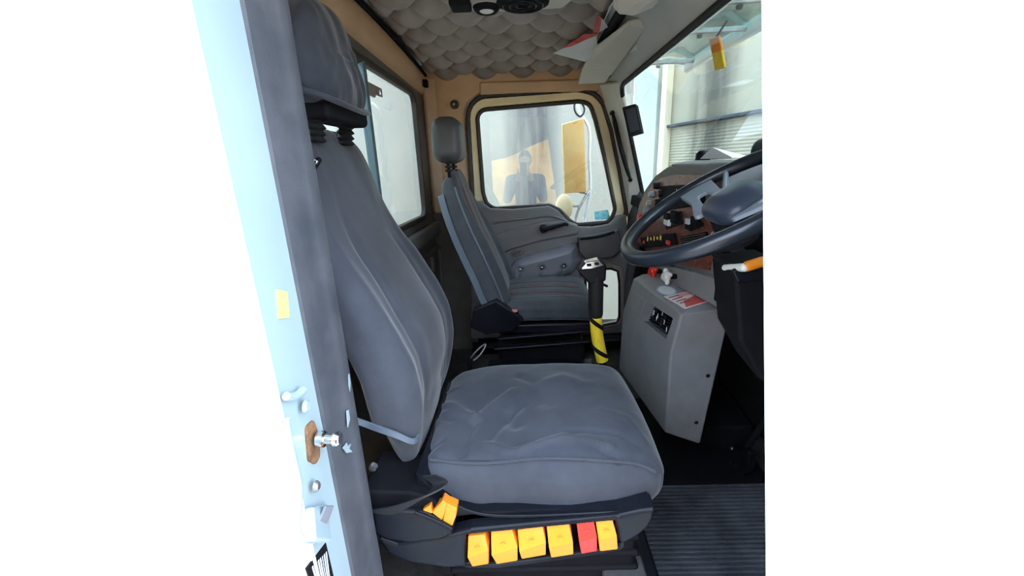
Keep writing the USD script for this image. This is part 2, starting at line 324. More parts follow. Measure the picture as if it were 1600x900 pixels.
# rear window
w1 = thing('window_1', 'sliding rear cab window with dark rubber frame and teal mullion', 'window', kind='structure')
ring = WIN.buffer(.022).difference(WIN.buffer(-.016))
obj('frame', fmap(slab(WIN.buffer(.024).difference(WIN.buffer(-.004)), .024, .007), 'X+', -.540), M_['gasket'], w1)
obj('pane', fmap(slab(sbox(.80, .90, 1.585, 1.51), .004, 0), 'X+', -.556), M_['glass'], w1)
obj('pane', fmap(slab(sbox(1.575, .90, 2.285, 1.51), .004, 0), 'X+', -.562), M_['glass'], w1)
obj('mullion', cat(rbox((-.560, 1.600, 1.205), (.013, .018, .30), .004), rbox((-.548, 1.577, 1.205), (.008, .010, .30), .003)), mat('teal_grey_metal', (.10, .17, .20), .4, metal=.2), w1)
lt = obj('latch', hull([(-.565, 1.60, 1.44), (-.565, 1.66, 1.438), (-.565, 1.60, 1.40), (-.565, 1.64, 1.415)], .006), M_['steel'], w1)
obj('latch_tab', fmap(slab(rnd([(1.62, 1.405), (1.70, 1.405), (1.715, 1.418), (1.79, 1.418), (1.79, 1.45), (1.62, 1.45)], .006).difference(Point(1.765, 1.434).buffer(.010)), .006, .001), 'X+', -.555), M_['steel'], lt)
# passenger side wall
DOOR = [(728, 178), (733, 160), (750, 148), (848, 141), (905, 137), (931, 143), (945, 160), (957, 200), (970, 262), (982, 335), (988, 420), (990, 528), (735, 535), (737, 330)]
dpoly = rnd(px('Y', 2.5, *DOOR), .02)
wp = thing('wall_passenger', 'tan inner side wall around the far door', 'wall', kind='structure')
full = Polygon([(-.555, -.05), (1.13, -.05), (1.13, .93), (.645, .95), (.58, 1.15), (.485, 1.53), (.485, 1.68), (-.555, 1.68)])
obj('shell', fmap(slab(full.difference(dpoly.buffer(.012)).difference(sbox(-.36, .015, .62, .30)), .13, .004), 'Y', 2.505), M_['tan'], wp)
low = Polygon([(-.56, 0), (-.335, 0), (-.335, .90), (-.56, .90)])
obj('lower_trim', fmap(slab(rnd(low, .02), .03, .008), 'Y', 2.49), M_['brown'], wp)
obj('footwell_trim', fmap(slab(Polygon([(.60, .0), (1.06, .0), (1.06, .90), (.665, .90)]), .03, .006), 'Y', 2.482), M_['blackm'], wp)
obj('lower_sill', rbox((.13, 2.53, .075), (.50, .03, .085), .01), M_['black'], wp)
cor = hull([(-.535, 2.49, .9), (-.535, 2.49, 1.60), (-.50, 2.51, .9), (-.50, 2.51, 1.60)], .02)
obj('corner_trim', cor, M_['tan'], wp)
c = at(710, 163, Y=2.49)
k = obj('coat_hook', lathe([(0, .012), (.010, .012), (.011, .004), (.021, .003), (.024, -.004), (0, -.004)], c, (0, -1, 0)), M_['gasket'], wp)
obj('hook_stud', lathe([(0, .022), (.006, .020), (.007, .01), (0, .01)], c, (0, -1, 0)), M_['steel'], k)
c = at(664, 131, X=-.52)
obj('clip', rbox(c+V(.01, -.03, -.004), (.012, .016, .018), .004), M_['blackm'], wp)
# header joint line piece over the door
obj('door_header', hull([at(753, 132, Y=2.49), at(945, 127, Y=2.49), at(753, 146, Y=2.495), at(930, 139, Y=2.495)], .012), M_['tan'], wp)

# ceiling: tufted headliner
cg = thing('ceiling', 'tufted grey brown headliner with scalloped quilting', 'headliner', kind='structure')
xs, ys = np.linspace(-.525, .335, 215), np.linspace(.53, 2.585, 430)
X, Y = np.meshgrid(xs, ys, indexing='ij')
WX, WY = .205, .185
a, b = X/WX + Y/WY, X/WX - Y/WY
puff = (np.abs(np.sin(np.pi*a))*np.abs(np.sin(np.pi*b)))
h = .070*puff**.42
sag = .012*np.sin(np.pi*(a % 1))*np.sin(np.pi*(b % 1))*(Y*0+1)
edge = np.minimum(np.minimum(X+.525, .335-X)/.05, 1).clip(0, 1)**.5
Z = roofz(Y) + .042 - h*edge + .004*meshkit.fbm(np.stack([X*9, Y*9, X*0], -1), 3)
obj('liner', sheet(np.stack([X, Y, Z], -1)[:, ::-1], (0, 0, -1), .02), M_['liner'], cg, smooth=75)
# buttons at the lattice crossings
bt = []
for i in range(-12, 30):
    for j in range(-30, 12):
        A, B = i, j; x, y = WX*(A+B)/2, WY*(A-B)/2
        if -.50 < x < .31 and 1.0 < y < 2.55: bt.append(trimesh.creation.icosphere(1, .0075).apply_translation((x, y, roofz(y)+.036)))
obj('tuft_button', cat(*bt), M_['liner'], cg, kind='stuff', smooth=True)
obj('edge_piping', tube([(-.528, y, roofz(y)+.004) for y in np.linspace(.55, 2.58, 40)], .007), M_['blackm'], cg)
obj('edge_piping', tube([(x, 2.578, roofz(2.578)+.004) for x in np.linspace(-.528, .36, 10)], .006), M_['gasket'], cg)
obj('front_return', hull([(.335, .55, roofz(.55)+.01), (.335, 2.5, roofz(2.5)+.01), (.36, .55, roofz(.55)+.02), (.36, 2.5, roofz(2.5)+.02)], .012), M_['blackm'], cg)  # black strip stands in for the shadow where the header begins
roof = obj('roof', rbox((-.03, 1.57, 1.745), (.60, 1.06, .025), .02), M_['skin'], kind='structure', label='white outer roof skin of the truck cab', category='roof')

# windscreen header, side pillars
P = []
for y in np.linspace(.54, 2.46, 30):
    zt = roofz(y)+.01; row = []
    for k in range(12):
        t = k/11; row.append([.335+.175*t, y, zt + (1.530-zt)*t**1.3 + .012*math.sin(math.pi*t)*(-1)])
    P.append(row)
obj('trim_1', sheet(P, (0, 0, -1), .014), M_['header'], kind='structure', label='plain grey vinyl header between headliner and windscreen', category='header trim', smooth=60)
WSp = lambda z: .505 + .15*(1.52-z)/.52            # windscreen plane: x at height z
tp = thing('wall_front', 'windscreen pillar and dark firewall at the front of the cab', 'wall', kind='structure')
cor = [at(936, 134, Y=2.50), at(958, 200, Y=2.50), at(984, 335, Y=2.50), at(992, 420, Y=2.5)]
ws = [V(.503, 2.36, 1.53), V(WSp(1.3), 2.40, 1.3), V(WSp(1.0), 2.43, 1.0), V(WSp(.8)-.03, 2.43, .78)]
pil = cat(*[hull([cor[i], cor[i+1], ws[i], ws[i+1], cor[i]+V(.05, .09, 0), cor[i+1]+V(.05, .09, 0)], .012) for i in range(2)])
obj('far_pillar', pil, M_['pillar'], tp)
obj('lower_pillar', hull([cor[2], cor[3], ws[2]+V(0, 0, -.03), ws[3], cor[2]+V(.03, .09, 0), cor[3]+V(.03, .09, 0), V(.60, 2.45, .3), V(.66, 2.52, .3)], .012), M_['vinyl_dark'], tp)
obj('pillar_cap', hull([at(935, 128, Y=2.49), at(950, 124, Y=2.47), at(947, 158, Y=2.485), at(938, 140, Y=2.49)], .012), M_['tan'], tp)
obj('firewall', rbox((1.10, 1.57, .45), (.04, 1.04, .50), .01), M_['blackm'], tp)
obj('kick_panel', rbox((.93, 1.57, .42), (.02, 1.0, .34), .01), M_['blackm'], tp)
obj('cowl', rbox((.86, 1.57, .93), (.25, 1.04, .03), .01), M_['blackm'], tp)
obj('driver_pillar', hull([V(.60, .535, 1.60), V(.72, .535, .9), V(.66, .56, 1.60), V(.80, .56, .9)], .012), M_['pillar'], tp)
obj('roof_rail', hull([V(.50, .56, 1.60), V(.50, 2.55, 1.60), V(.57, .56, 1.58), V(.57, 2.55, 1.58), V(.54, .56, 1.70), V(.54, 2.55, 1.66)], .01), M_['skin'], tp)
# windscreen
w2 = thing('window_2', 'raked windscreen with black rubber gasket', 'window', kind='structure')
def wsp(y, z, o=0): return V(WSp(z)+o, y, z)
def glassx(y, z): k = max(1.53-z, 0); return .519 + .15*k/.52 + .40*(k/.6)*max(0, 1-((y-1.5)/.93)**2)
obj('pane', sheet([[V(glassx(y, z), y, z) for y in np.linspace(.57, 2.43, 30)] for z in np.linspace(1.53, .97, 14)], (1, 0, 0), .005), M_['screen'], w2, smooth=60)
gp = [wsp(.57, 1.525), wsp(1.4, 1.523), wsp(2.26, 1.52), wsp(2.345, 1.505), wsp(2.375, 1.46), wsp(2.40, 1.3), wsp(2.425, 1.05), wsp(2.43, .95)]
sp = np.vstack([np.linspace(gp[0], gp[2], 12)[:-1], spline(gp[2:5], 12), np.linspace(gp[4], gp[7], 12)[1:]])
obj('gasket', tube(sp, .0115), M_['rubber'], w2)

# outer skin of the driver's side with the door opening, and the door jamb
_a, _b = at(1190, 0, Y=.505), at(1190, 900, Y=.505)
def fe(z): return _b[0] + (_a[0]-_b[0])*(z-_b[2])/(_a[2]-_b[2])
op = [(-.35, .03), (.46, .03), (fe(.0)+.005, .06), (fe(1.60), 1.60), (-.35, 1.60)]
hole = rnd(op, .02); hole = hole.union(sbox(-.35, .5, -.2, 1.58))
sk = sbox(-.98, -.45, 1.5, 1.79).difference(hole)
wd = thing('wall_driver', 'white painted driver side of the cab with open doorway and door jamb', 'wall', kind='structure')
obj('outer_skin', fmap(slab(sk, .010, .003), 'Y', .50), M_['skin'], wd)
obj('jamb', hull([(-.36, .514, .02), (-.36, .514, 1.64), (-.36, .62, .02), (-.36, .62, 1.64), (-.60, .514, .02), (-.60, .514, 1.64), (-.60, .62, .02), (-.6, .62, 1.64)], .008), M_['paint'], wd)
bs = []
z = np.linspace(.03, 1.62, 60)
y0, y1 = .603, .706
prof = [(-.356, y0-.004), (-.347, y0), (-.344, y0+.02), (-.346, y0+.055), (-.340, y0+.066), (-.338, y0+.085), (-.342, y1), (-.36, y1+.004), (-.40, y1), (-.40, y0)]
P = np.array([[[a, b, q] for a, b in prof+prof[:1]] for q in z])
P[..., 0] += .0016*(meshkit.noise(np.stack([P[..., 1]*40, P[..., 2]*14, P[..., 2]*0], -1), 3)-.5)
k, n = P.shape[:2]; vv = P.reshape(-1, 3); i, j = np.meshgrid(np.arange(k-1), np.arange(n-1), indexing='ij'); q = (i*n+j)
ff = np.stack([q, q+1, q+n+1, q+n], -1).reshape(-1, 4)
obj('jamb_seal', tm(vv, ff), M_['band'], wd, label='wide grey weathered rubber door seal', smooth=50)
for uv in ([(535, 700), (541, 692), (543, 697), (548, 693), (545, 701), (550, 706), (541, 708)], [(543, 590), (545, 584), (547, 598), (546, 612), (544, 603)], [(541, 642), (544, 640), (546, 655), (543, 668), (542, 655)]):
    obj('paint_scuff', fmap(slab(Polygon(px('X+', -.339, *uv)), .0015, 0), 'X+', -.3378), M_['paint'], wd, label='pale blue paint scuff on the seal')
obj('inner_trim', rbox((-.48, .68, .8), (.075, .035, .8), .02), M_['vinyl_dark'], wd)
obj('sill', rbox((.05, .55, -.01), (.42, .05, .02), .01), M_['steel'], wd)
# door striker on the jamb
c = at(490, 688, X=-.35)
st = obj('striker_plate', fmap(slab(rnd([(c[1]-.024, c[2]-.020), (c[1]-.008, c[2]-.040), (c[1]+.008, c[2]-.036), (c[1]+.016, c[2]), (c[1]+.010, c[2]+.032), (c[1]-.014, c[2]+.034)], .008), .006, .002), 'X+', -.348), M_['rust'], wd, label='rusty striker plate')
obj('striker_bolt', lathe([(0, .036), (.009, .036), (.012, .032), (.012, .026), (.008, .024), (.008, .012), (.013, .010), (.013, 0), (0, 0)], c+V(.008, 0, .002), (1, 0, 0), 20), M_['chrome'], st, label='bright striker bolt')
c = at(486, 760, X=-.35)
obj('screw', lathe([(0, .006), (.005, .006), (.008, .003), (.009, 0), (0, 0)], c+V(.007, 0, 0), (1, 0, 0), 16), M_['steel'], wd)
c = at(470, 635, X=-.35)
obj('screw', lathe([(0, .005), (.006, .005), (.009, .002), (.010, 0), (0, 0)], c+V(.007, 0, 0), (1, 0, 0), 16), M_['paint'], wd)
# pressed flange outline and latch pocket, its shade laid in as a grey plate
pts = [at(u, v, X=-.344) for u, v in [(447, 655), (453, 690), (462, 730), (468, 770), (465, 805), (465, 830), (472, 842), (490, 845)]]
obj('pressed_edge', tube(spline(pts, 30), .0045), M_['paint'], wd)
pts = [at(u, v, X=-.342) for u, v in [(447, 619), (455, 620), (466, 616), (474, 609)]]
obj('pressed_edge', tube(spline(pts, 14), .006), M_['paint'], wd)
pk = [at(484, 797, X=-.345), at(512, 792, X=-.345), at(508, 812, X=-.345), at(502, 826, X=-.345), at(493, 843, X=-.345), at(470, 841, X=-.345)]
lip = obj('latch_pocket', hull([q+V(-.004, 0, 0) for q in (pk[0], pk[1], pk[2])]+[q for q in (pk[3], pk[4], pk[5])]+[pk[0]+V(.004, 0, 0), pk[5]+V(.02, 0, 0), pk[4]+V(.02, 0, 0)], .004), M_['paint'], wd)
obj('pocket_lip', hull([at(u, v, X=-.333) for u, v in [(508, 793), (519, 792), (513, 808), (506, 816), (497, 842), (487, 842)]], .0025), M_['alu'], lip)  # grey plate stands in for the shade inside the latch pocket
lp = px('X+', -.350, (480, 888), (510, 848), (522, 900), (524, 925), (492, 925))
pl = obj('data_plate', fmap(slab(Polygon(lp), .003, .0005), 'X+', -.3505), M_['blackm'], wd, label='black printed data plate')
pl = obj('data_plate', fmap(slab(Polygon(lp), .0035, .0005), 'X+', -.3485), M_['blackm'], wd, label='black printed data plate') if False else pl
for t in np.linspace(.12, .85, 8):
    a = at(483+t*30, 884-t*36, X=-.3495); b = at(494+t*26, 915, X=-.3495)
    obj('print_bar', ribbon(np.linspace(a+(b-a)*.15, b, 3), (0, 1, 0), .003 if int(t*10) % 3 else .0015, .001), M_['paper'], pl, kind='stuff')
ys_ = px('X+', -.347, (437, 452), (453, 456), (456, 496), (440, 498))
obj('yellow_sticker', fmap(slab(Polygon(ys_), .002, 0), 'X+', -.3505), mat('yellow_sticker', (.85, .68, .22), .5), wd, label='yellow sticker')

# ================================================================== OUTSIDE
ground = obj('ground', fmap(slab(sbox(-40, -40, 40, 40), .1, 0), 'Z', -1.25), M_['ground'], kind='structure', label='pale concrete yard under the truck', category='ground')
sA = thing('shed', 'pale shed wall beyond the far side window with a dark streak', 'building')
obj('wall', fmap(slab(sbox(-6, -1.25, 1.12, 5.0), .2, .01), 'Y', 4.6), M_['wallA'], sA)
d = unit(V(.58, -2.5, 0)); nB = V(-d[1], d[0], 0); nB = -nB if nB[0] > 0 else nB
sB = thing('shed', 'corrugated cream shed across the windscreen with dark rail and soot streak', 'building')
A0 = V(1.93, 7.05, 0); L = 6.4; 
Rb = np.stack([d, V(0, 0, 1), np.cross(d, V(0, 0, 1))], 1)
def onB(m): m.vertices = A0 + np.array(m.vertices) @ Rb.T; return m
if (Rb[:, 2] @ V(-1, 0, 0)) < 0: Rb[:, 2] *= -1
obj('wall', onB(slab(sbox(0, 1.60, L, 5.2), .2, 0)), M_['wallB'], sB)
# corrugated sheets below the rail
prof = []; zz = np.arange(-1.25, 1.60, .0095)
pr = np.stack([zz, .006*np.sin(2*np.pi*zz/.038)], 1)
P = np.array([[[u, q[0], q[1]-.01] for q in pr] for u in np.linspace(0, L, 3)])
obj('corrugated_sheet', onB(sheet(P, (0, 0, 1), .04)), M_['wallB'], sB)
obj('rail', onB(rbox((L/2, 1.60, .03), (L/2, .018, .03), .008)), mat('blue_grey_rail', (.022, .03, .04), .6, spec=.15), sB)
cl = thing('column', 'bright white green column at the end of the front shed', 'column')
obj('post', onB(rbox((.20, 2.0, .05), (.36, 3.2, .10), .01)), M_['column'], cl)
obj('cover_strip', onB(rbox((.635, 2.0, .04), (.07, 3.2, .06), .008)), mat('cream_strip', (.62, .58, .42), .6), cl)
bk = thing('truck_body', 'cream front bulkhead of the truck body behind the rear window', 'truck body')
obj('bulkhead', rbox((-1.55, 1.57, 1.2), (.20, 1.05, 1.35), .02), M_['bulk'], bk)
obj('body_side', rbox((-3.4, .50, 1.0), (2.05, .02, 1.5), .01), M_['skin'], bk)
obj('bulkhead_rib', rbox((-1.335, 2.02, 1.0), (.02, .045, 1.2), .01), M_['column'], bk)
obj('chassis', rbox((-.6, 1.57, -.45), (1.8, .42, .12), .02), M_['blackm'], bk)
bank = obj('bank', None or tm(*(lambda P: (P.reshape(-1, 3), np.stack([(k := (np.arange(59)[:, None]*6+np.arange(5)[None])), k+6, k+7, k+1], -1).reshape(-1, 4)))(np.array([[[x, -9-1.6*t-.25*meshkit.noise(V(x*.8, t*4, 0)), -1.25+2.9*t**.8*(1+.12*math.sin(x*1.3))] for t in np.linspace(0, 1, 6)] for x in np.linspace(-14, 14, 60)]))), M_['bank'], kind='structure', label='low dry tan bank in the sun behind the photographer', category='bank')

# ================================================================== PASSENGER DOOR
dr = thing('door_1', 'far passenger door with cream framed window and grey tufted trim panel', 'door', kind='structure')
DY = 2.5
GL = [(748, 181), (754, 174), (904, 161), (920, 164), (928, 189), (941, 242), (959, 327), (951, 345), (901, 349), (891, 343), (875, 326), (859, 319), (773, 324), (762, 317), (757, 300)]
glassp = rnd(px('Y', DY, *GL), .045)
UP_ = [(730, 180), (735, 162), (751, 150), (848, 143), (904, 139), (929, 145), (943, 161), (955, 200), (968, 262), (981, 338), (960, 352), (900, 360), (765, 335), (739, 330)]
upp = rnd(px('Y', DY, *UP_), .075)
obj('window_frame', fmap(slab(upp.difference(glassp.buffer(.012)), .10, .012), 'Y', DY), M_['cream'], dr, label='cream painted window frame')
o = np.array(upp.buffer(-.002).exterior.coords)[:-1]
keep = o[o[:, 1] > .90]
obj('outer_seal', tube([(x, DY-.001, z) for x, z in o], .014, closed=True), M_['gasket'], dr)
o = np.array(glassp.buffer(.008).exterior.coords)[:-1]
obj('glass_seal', tube([(x, DY-.003, z) for x, z in o], .012, closed=True), M_['gasket'], dr)
pane = obj('pane', fmap(slab(glassp.buffer(.015), .005, 0), 'Y', DY+.03), M_['glass'], dr)
obj('sticker', fmap(slab(rnd(px('Y', DY+.02, (929, 331), (950, 328), (955, 343), (930, 344)), .006), .002, 0), 'Y', DY+.027), M_['cyan'], pane, label='small cyan sticker')
# lower trim panel
LP = [(737, 330), (741, 314), (752, 315), (766, 326), (800, 327), (858, 322), (872, 329), (886, 344), (900, 354), (925, 355), (952, 350), (964, 338), (979, 335), (986, 400), (988, 520), (890, 526), (736, 530)]
vista = rnd(px('Y', 2.46, (910, 424), (918, 417), (955, 415), (968, 420), (971, 440), (971, 495), (966, 506), (935, 512), (912, 500)), .012)
panel = rnd(px('Y', 2.46, *LP), .015)
obj('trim_panel', fmap(slab(panel.difference(vista.buffer(.012)), .07, .012), 'Y', 2.46), M_['vinyl'], dr)
def ridge(uv, r, mt, name, y=2.458, n=30, **k): return obj(name, tube(spline([at(u, v, Y=y) for u, v in uv], n), r), mt, dr, **k)
sw = [at(u, v, Y=2.462) for u, v in [(757, 372), (790, 360), (820, 352), (850, 345), (880, 343), (905, 352), (905, 366), (870, 372), (840, 378), (800, 390), (768, 404)]]
obj('swage', slab_ := fmap(slab(rnd([(q[0], q[2]) for q in sw], .03), .03, .014, 4), 'Y', 2.448), M_['vinyl'], dr)
ridge([(752, 352), (790, 345), (830, 340), (865, 338), (895, 352)], .007, M_['vinyl'], 'swage_line')
obj('vista_frame', fmap(slab(vista.buffer(.016).difference(vista.buffer(-.012)), .05, .010), 'Y', 2.447), mat('tan_grey_frame', (.24, .195, .15), .5), dr, label='tan grey frame of the low kerb window')
obj('vista_seal', tube([(x, 2.447, z) for x, z in np.array(vista.buffer(-.016).exterior.coords)[:-1]], .007, closed=True), M_['rubber'], dr)
obj('vista_pane', fmap(slab(vista, .005, 0), 'Y', 2.48), M_['glass'], dr)
# window crank, latch cup, pull pocket
c = at(849, 357, Y=2.44)
ck = obj('window_crank', lathe([(0, .03), (.018, .029), (.023, .022), (.025, 0), (0, 0)], c, (0, -1, 0), 24), M_['black'], dr)
e = at(884, 350, Y=2.42)
obj('crank_arm', hull([c+V(0, -.03, 0), c+V(0, -.018, 0), e+V(-.01, -.008, 0), e], [.014, .015, .009, .009]), M_['black'], ck)
obj('crank_knob', lathe([(0, .032), (.009, .030), (.011, .015), (.008, 0), (0, 0)], e+V(.004, 0, 0), (0, -1, 0), 18), M_['black'], ck)
c = at(809, 395, Y=2.455); Rh = axes((0, -1, 0), (math.cos(.28), 0, math.sin(.28)))
lh = obj('latch_cup', place(lathe([(.0, .002), (.020, .002), (.024, .007), (.030, .005), (.031, -.004), (0, -.004)], (0, 0, 0), (0, 0, 1), 28), (0, 0, 0)).apply_transform(np.diag([1.5, .75, 1, 1])).apply_transform(np.vstack([np.c_[Rh, c], [0, 0, 0, 1]])), M_['vinyl'], dr)
obj('latch_lever', rbox(c+V(-.004, -.008, 0), (.024, .006, .007), .004, Rh[:, [0, 2, 1]]), M_['vinyl_dark'], lh)
PK = [at(u, v, Y=2.44) for u, v in [(905, 372), (962, 361), (968, 385), (955, 397), (915, 401), (906, 390)]]
pk = obj('pull_pocket', hull([q for q in PK]+[q+V(0, -.045, 0)*(1 if i > 1 else .75) for i, q in enumerate(PK)], .010), M_['vinyl_dark'], dr)
lp = [at(u, v, Y=2.392) for u, v in [(906, 373), (925, 371), (945, 367), (960, 362)]]
obj('pocket_lip', tube(spline(lp, 16), .008), M_['black'], pk)
# tufted pad with its buttons
TP = [(792, 432), (795, 420), (806, 405), (830, 397), (862, 389), (903, 378), (906, 400), (920, 404), (905, 412), (896, 426), (860, 440), (800, 446)]
tp_ = rnd(px('Y', 2.45, *TP), .02)
bts = [at(u, v, Y=2.44) for u, v in [(813, 421), (847, 418), (881, 416)]]
g = slab(tp_, .02, .0); mnx, mnz, mxx, mxz = tp_.bounds
gx, gz = np.meshgrid(np.linspace(mnx, mxx, 90), np.linspace(mnz, mxz, 50), indexing='ij')
dist = np.array([tp_.exterior.distance(Point(a, b)) if tp_.contains(Point(a, b)) else 0 for a, b in zip(gx.ravel(), gz.ravel())]).reshape(gx.shape)
hh = .035*np.clip(dist/.05, 0, 1)**.5
for q in bts:
    rr = np.hypot(gx-q[0], gz-q[2]); hh -= .022*np.exp(-(rr/.014)**2)*(dist > 0)
    hh -= .010*np.exp(-((gx-q[0]-.25*(gz-q[2]))/.008)**2)*(gz < q[2])*(dist > 0)
hh = np.where(dist > 0, np.maximum(hh, .001), -.02)
obj('tufted_pad', sheet(np.stack([gx, 2.455-hh, gz], -1), (0, -1, 0), .02), M_['tuft'], dr, smooth=70, label='shiny grey tufted arm pad')
for q in bts:
    obj('tuft_button', lathe([(0, .008), (.007, .006), (.010, .001), (0, 0)], V(q[0], 2.428, q[2]), (0, -1, 0), 16), M_['chrome'], dr)
obj('door_sill', hull([at(740, 537, Y=2.45), at(990, 522, Y=2.45), at(740, 545, Y=2.38), at(990, 531, Y=2.38), at(740, 560, Y=2.45), at(990, 545, Y=2.45)], .008), M_['black'], dr)
# grab handle and black box on the far pillar
gh = thing('grab_handle', 'curved black grab handle on the far windscreen pillar', 'handle')
hp = spline([at(u, v, Y=2.44) for u, v in [(957, 176), (962, 198), (969, 228), (977, 256), (985, 281)]], 30)
obj('grip', tube(hp, np.interp(np.arange(30), [0, 4, 25, 29], [.007, .012, .012, .007])), M_['black'], gh)
for q in (hp[0], hp[-1]): obj('mount', hull([q, q+V(.005, .05, 0)], [.012, .014]), M_['black'], gh)
bx = thing('speaker', 'small black box clipped to the far windscreen pillar', 'speaker box')
cs = [at(u, v, Y=2.24) for u, v in [(974, 169), (992, 164), (1001, 206), (984, 211)]]
obj('case', hull(cs+[q+V(.03, .07, 0) for q in cs], .005), M_['blackm'], bx)
obj('grille', hull([cs[i]*.8+sum(cs)/4*.2+V(0, -.003, 0) for i in range(4)], .003), M_['rubber'], bx)
obj('bracket', hull([sum(cs)/4+V(.03, .06, 0), sum(cs)/4+V(.045, .16, 0)], .010), M_['blackm'], bx)

# ================================================================== SEATS
def seg(P, a, b):
    a, b = V(*a), V(*b); d = b-a; t = np.clip(((P-a) @ d)/(d @ d), 0, 1)
    return np.linalg.norm(P-a-t[:, None]*d, axis=1)
def creases(P, paths, amp=1.0):
    o = np.zeros(len(P))
    for pts, A, w in paths:
        dmin = np.min([seg(P, pts[i], pts[i+1]) for i in range(len(pts)-1)], axis=0)
        o += A*np.exp(-(dmin/(w*.8))**2)
    return o*amp
# ---- driver seat
ds = thing('driver_seat', 'large grey cloth covered driver seat with orange buttons on its base', 'seat')
ux = lambda *uv: [tuple(at(u, v, Z=.50)[:2]) for u, v in uv]
CR = [(ux((660, 690), (690, 655), (745, 665)), .007, .014), (ux((660, 625), (700, 642), (745, 664)), .008, .013), (ux((745, 665), (775, 640), (802, 622)), .008, .014), (ux((745, 668), (732, 690), (722, 716)), -.009, .013),
      (ux((766, 690), (790, 660), (815, 640)), -.010, .018), (ux((806, 672), (790, 650)), -.009, .02), (ux((845, 640), (835, 610), (812, 600)), -.007, .018), (ux((858, 655), (880, 690)), .006, .02),
      (ux((815, 712), (860, 697), (905, 694), (950, 706)), .008, .010), (ux((880, 686), (920, 684), (965, 690), (995, 704)), -.006, .010), (ux((905, 694), (945, 712), (965, 720)), -.006, .008), (ux((930, 655), (975, 662), (1005, 690)), .004, .012),
      (ux((690, 700), (660, 715)), -.008, .012), (ux((670, 648), (705, 668)), -.005, .010), (ux((840, 615), (880, 600), (910, 612)), .004, .022), (ux((668, 600), (715, 612)), .005, .008), (ux((760, 700), (800, 712), (830, 706)), .005, .009)]
cx, cy, cz = .020, 1.030, .438
def dcush(p):
    x, y, z = p.T; P = np.stack([x+cx, y+cy], 1); top = np.clip((z+.02)/.06, 0, 1)
    sx, sy = x/.29, y/.262
    z = z + top*(.030*(1-sx**2).clip(0)*(1-sy**2).clip(0)) - top*.020*np.exp(-((x+.06)/.12)**2-((y+.06)/.12)**2) - .020*(np.maximum(sx-.55, 0)/.45)**2*top + .012*top*np.exp(-((x+.28)/.1)**2)
    z = z + top*creases(P, CR, 1.15) + top*.004*(meshkit.fbm(np.stack([x*14, y*14, z*0], 1), 3)-.5)
    side = (np.abs(sy) > .9)*(y < 0)
    y = y - side*(.006*np.sin(x*14)+.010*(meshkit.fbm(np.stack([x*9, z*9, z*0+3], 1), 3)-.5))
    z = z - .018*(z < -.02)*np.exp(-((x-.02)/.22)**2)
    # outline: rounded towards the far front and back corners
    y = y*(1-.06*np.clip(sx-.3, 0, 1)-.05*np.clip(-sx-.5, 0, 1))
    y = np.where((y > 0) & (x < -.08), y*(1-.42*np.clip((-x-.08)/.205, 0, 1)**2.2), y)
    x = x + .012*(1-(sy)**2)*(sx > .5)
    return np.stack([x+cx, y+cy, z+cz], 1)
cush = soft((.286, .262, .068), (.06, .055, .052), 72, dcush)
cu = obj('cushion', cush, M_['cover'], ds, smooth=True)
# seam along the near top edge
sm = [(672, 718), (720, 723), (780, 722), (820, 718), (880, 716), (960, 721), (1003, 727), (1024, 737)]
pts = []
vtx = np.array(cush.vertices)
for u, v in sm:
    r = FW + RT*(u-CX)/F - UP*(v-CY)/F; r = unit(r); rel = vtx-CAM; tt = rel @ r; dd = np.linalg.norm(rel-tt[:, None]*r, axis=1)
    k = np.where(dd < .012)[0]; k = k[np.argsort(tt[k])][:4] if len(k) else [np.argmin(dd)]
    pts.append(CAM + r*(tt[k].mean()-.004))
obj('seam', tube(spline(pts, 60), .0032), M_['cover'], cu)
# backrest: stations up the back, cross-sections across it
S = np.array([  # z, x front, y near, y far, depth
    [.470, -.292, .815, 1.245, .10], [.520, -.266, .795, 1.266, .12], [.580, -.250, .784, 1.284, .13], [.650, -.241, .777, 1.294, .14], [.720, -.247, .775, 1.296, .14],
    [.790, -.270, .776, 1.292, .135], [.850, -.297, .779, 1.285, .13], [.910, -.327, .784, 1.277, .125], [.990, -.373, .793, 1.268, .12], [1.080, -.410, .808, 1.258, .11], [1.140, -.424, .828, 1.244, .10], [1.190, -.437, .852, 1.224, .085], [1.222, -.450, .890, 1.190, .06], [1.240, -.462, .95, 1.13, .03]])
from scipy.interpolate import PchipInterpolator
tt = np.r_[0, np.cumsum(np.hypot(np.diff(S[:, 0]), np.diff(S[:, 1])))]
ns, na = 110, 120
I = [PchipInterpolator(tt, S[:, k])(np.linspace(0, tt[-1], ns)) for k in range(5)]
zc, xf, yn, yf, dp = I
tz, tx = np.gradient(zc), np.gradient(xf); ll = np.hypot(tz, tx); nx, nz = tz/ll, -tx/ll          # outward (forward) normal
al = np.linspace(0, 2*np.pi, na, endpoint=False)
ca, sa = np.cos(al), np.sin(al)
ex = .52
cyy = np.sign(ca)*np.abs(ca)**ex; snn = np.sign(sa)*np.abs(sa)**ex
Yg = (yn+yf)[:, None]/2 + (yf-yn)[:, None]/2*cyy[None]
s_ = np.linspace(0, 1, ns)[:, None]; yy = cyy[None]*np.ones((ns, 1))
front = np.clip(snn[None], 0, 1)*np.ones((ns, 1))
env = np.clip((.80-s_)/.35, 0, 1)**.8*np.clip((s_+.05)/.2, 0, 1)
bol = env*(.026*np.exp(-((np.abs(yy)-.86)/.14)**2) - .018)
ctr = .018*np.exp(-(yy/.5)**2)*np.exp(-((s_-.3)/.25)**2)
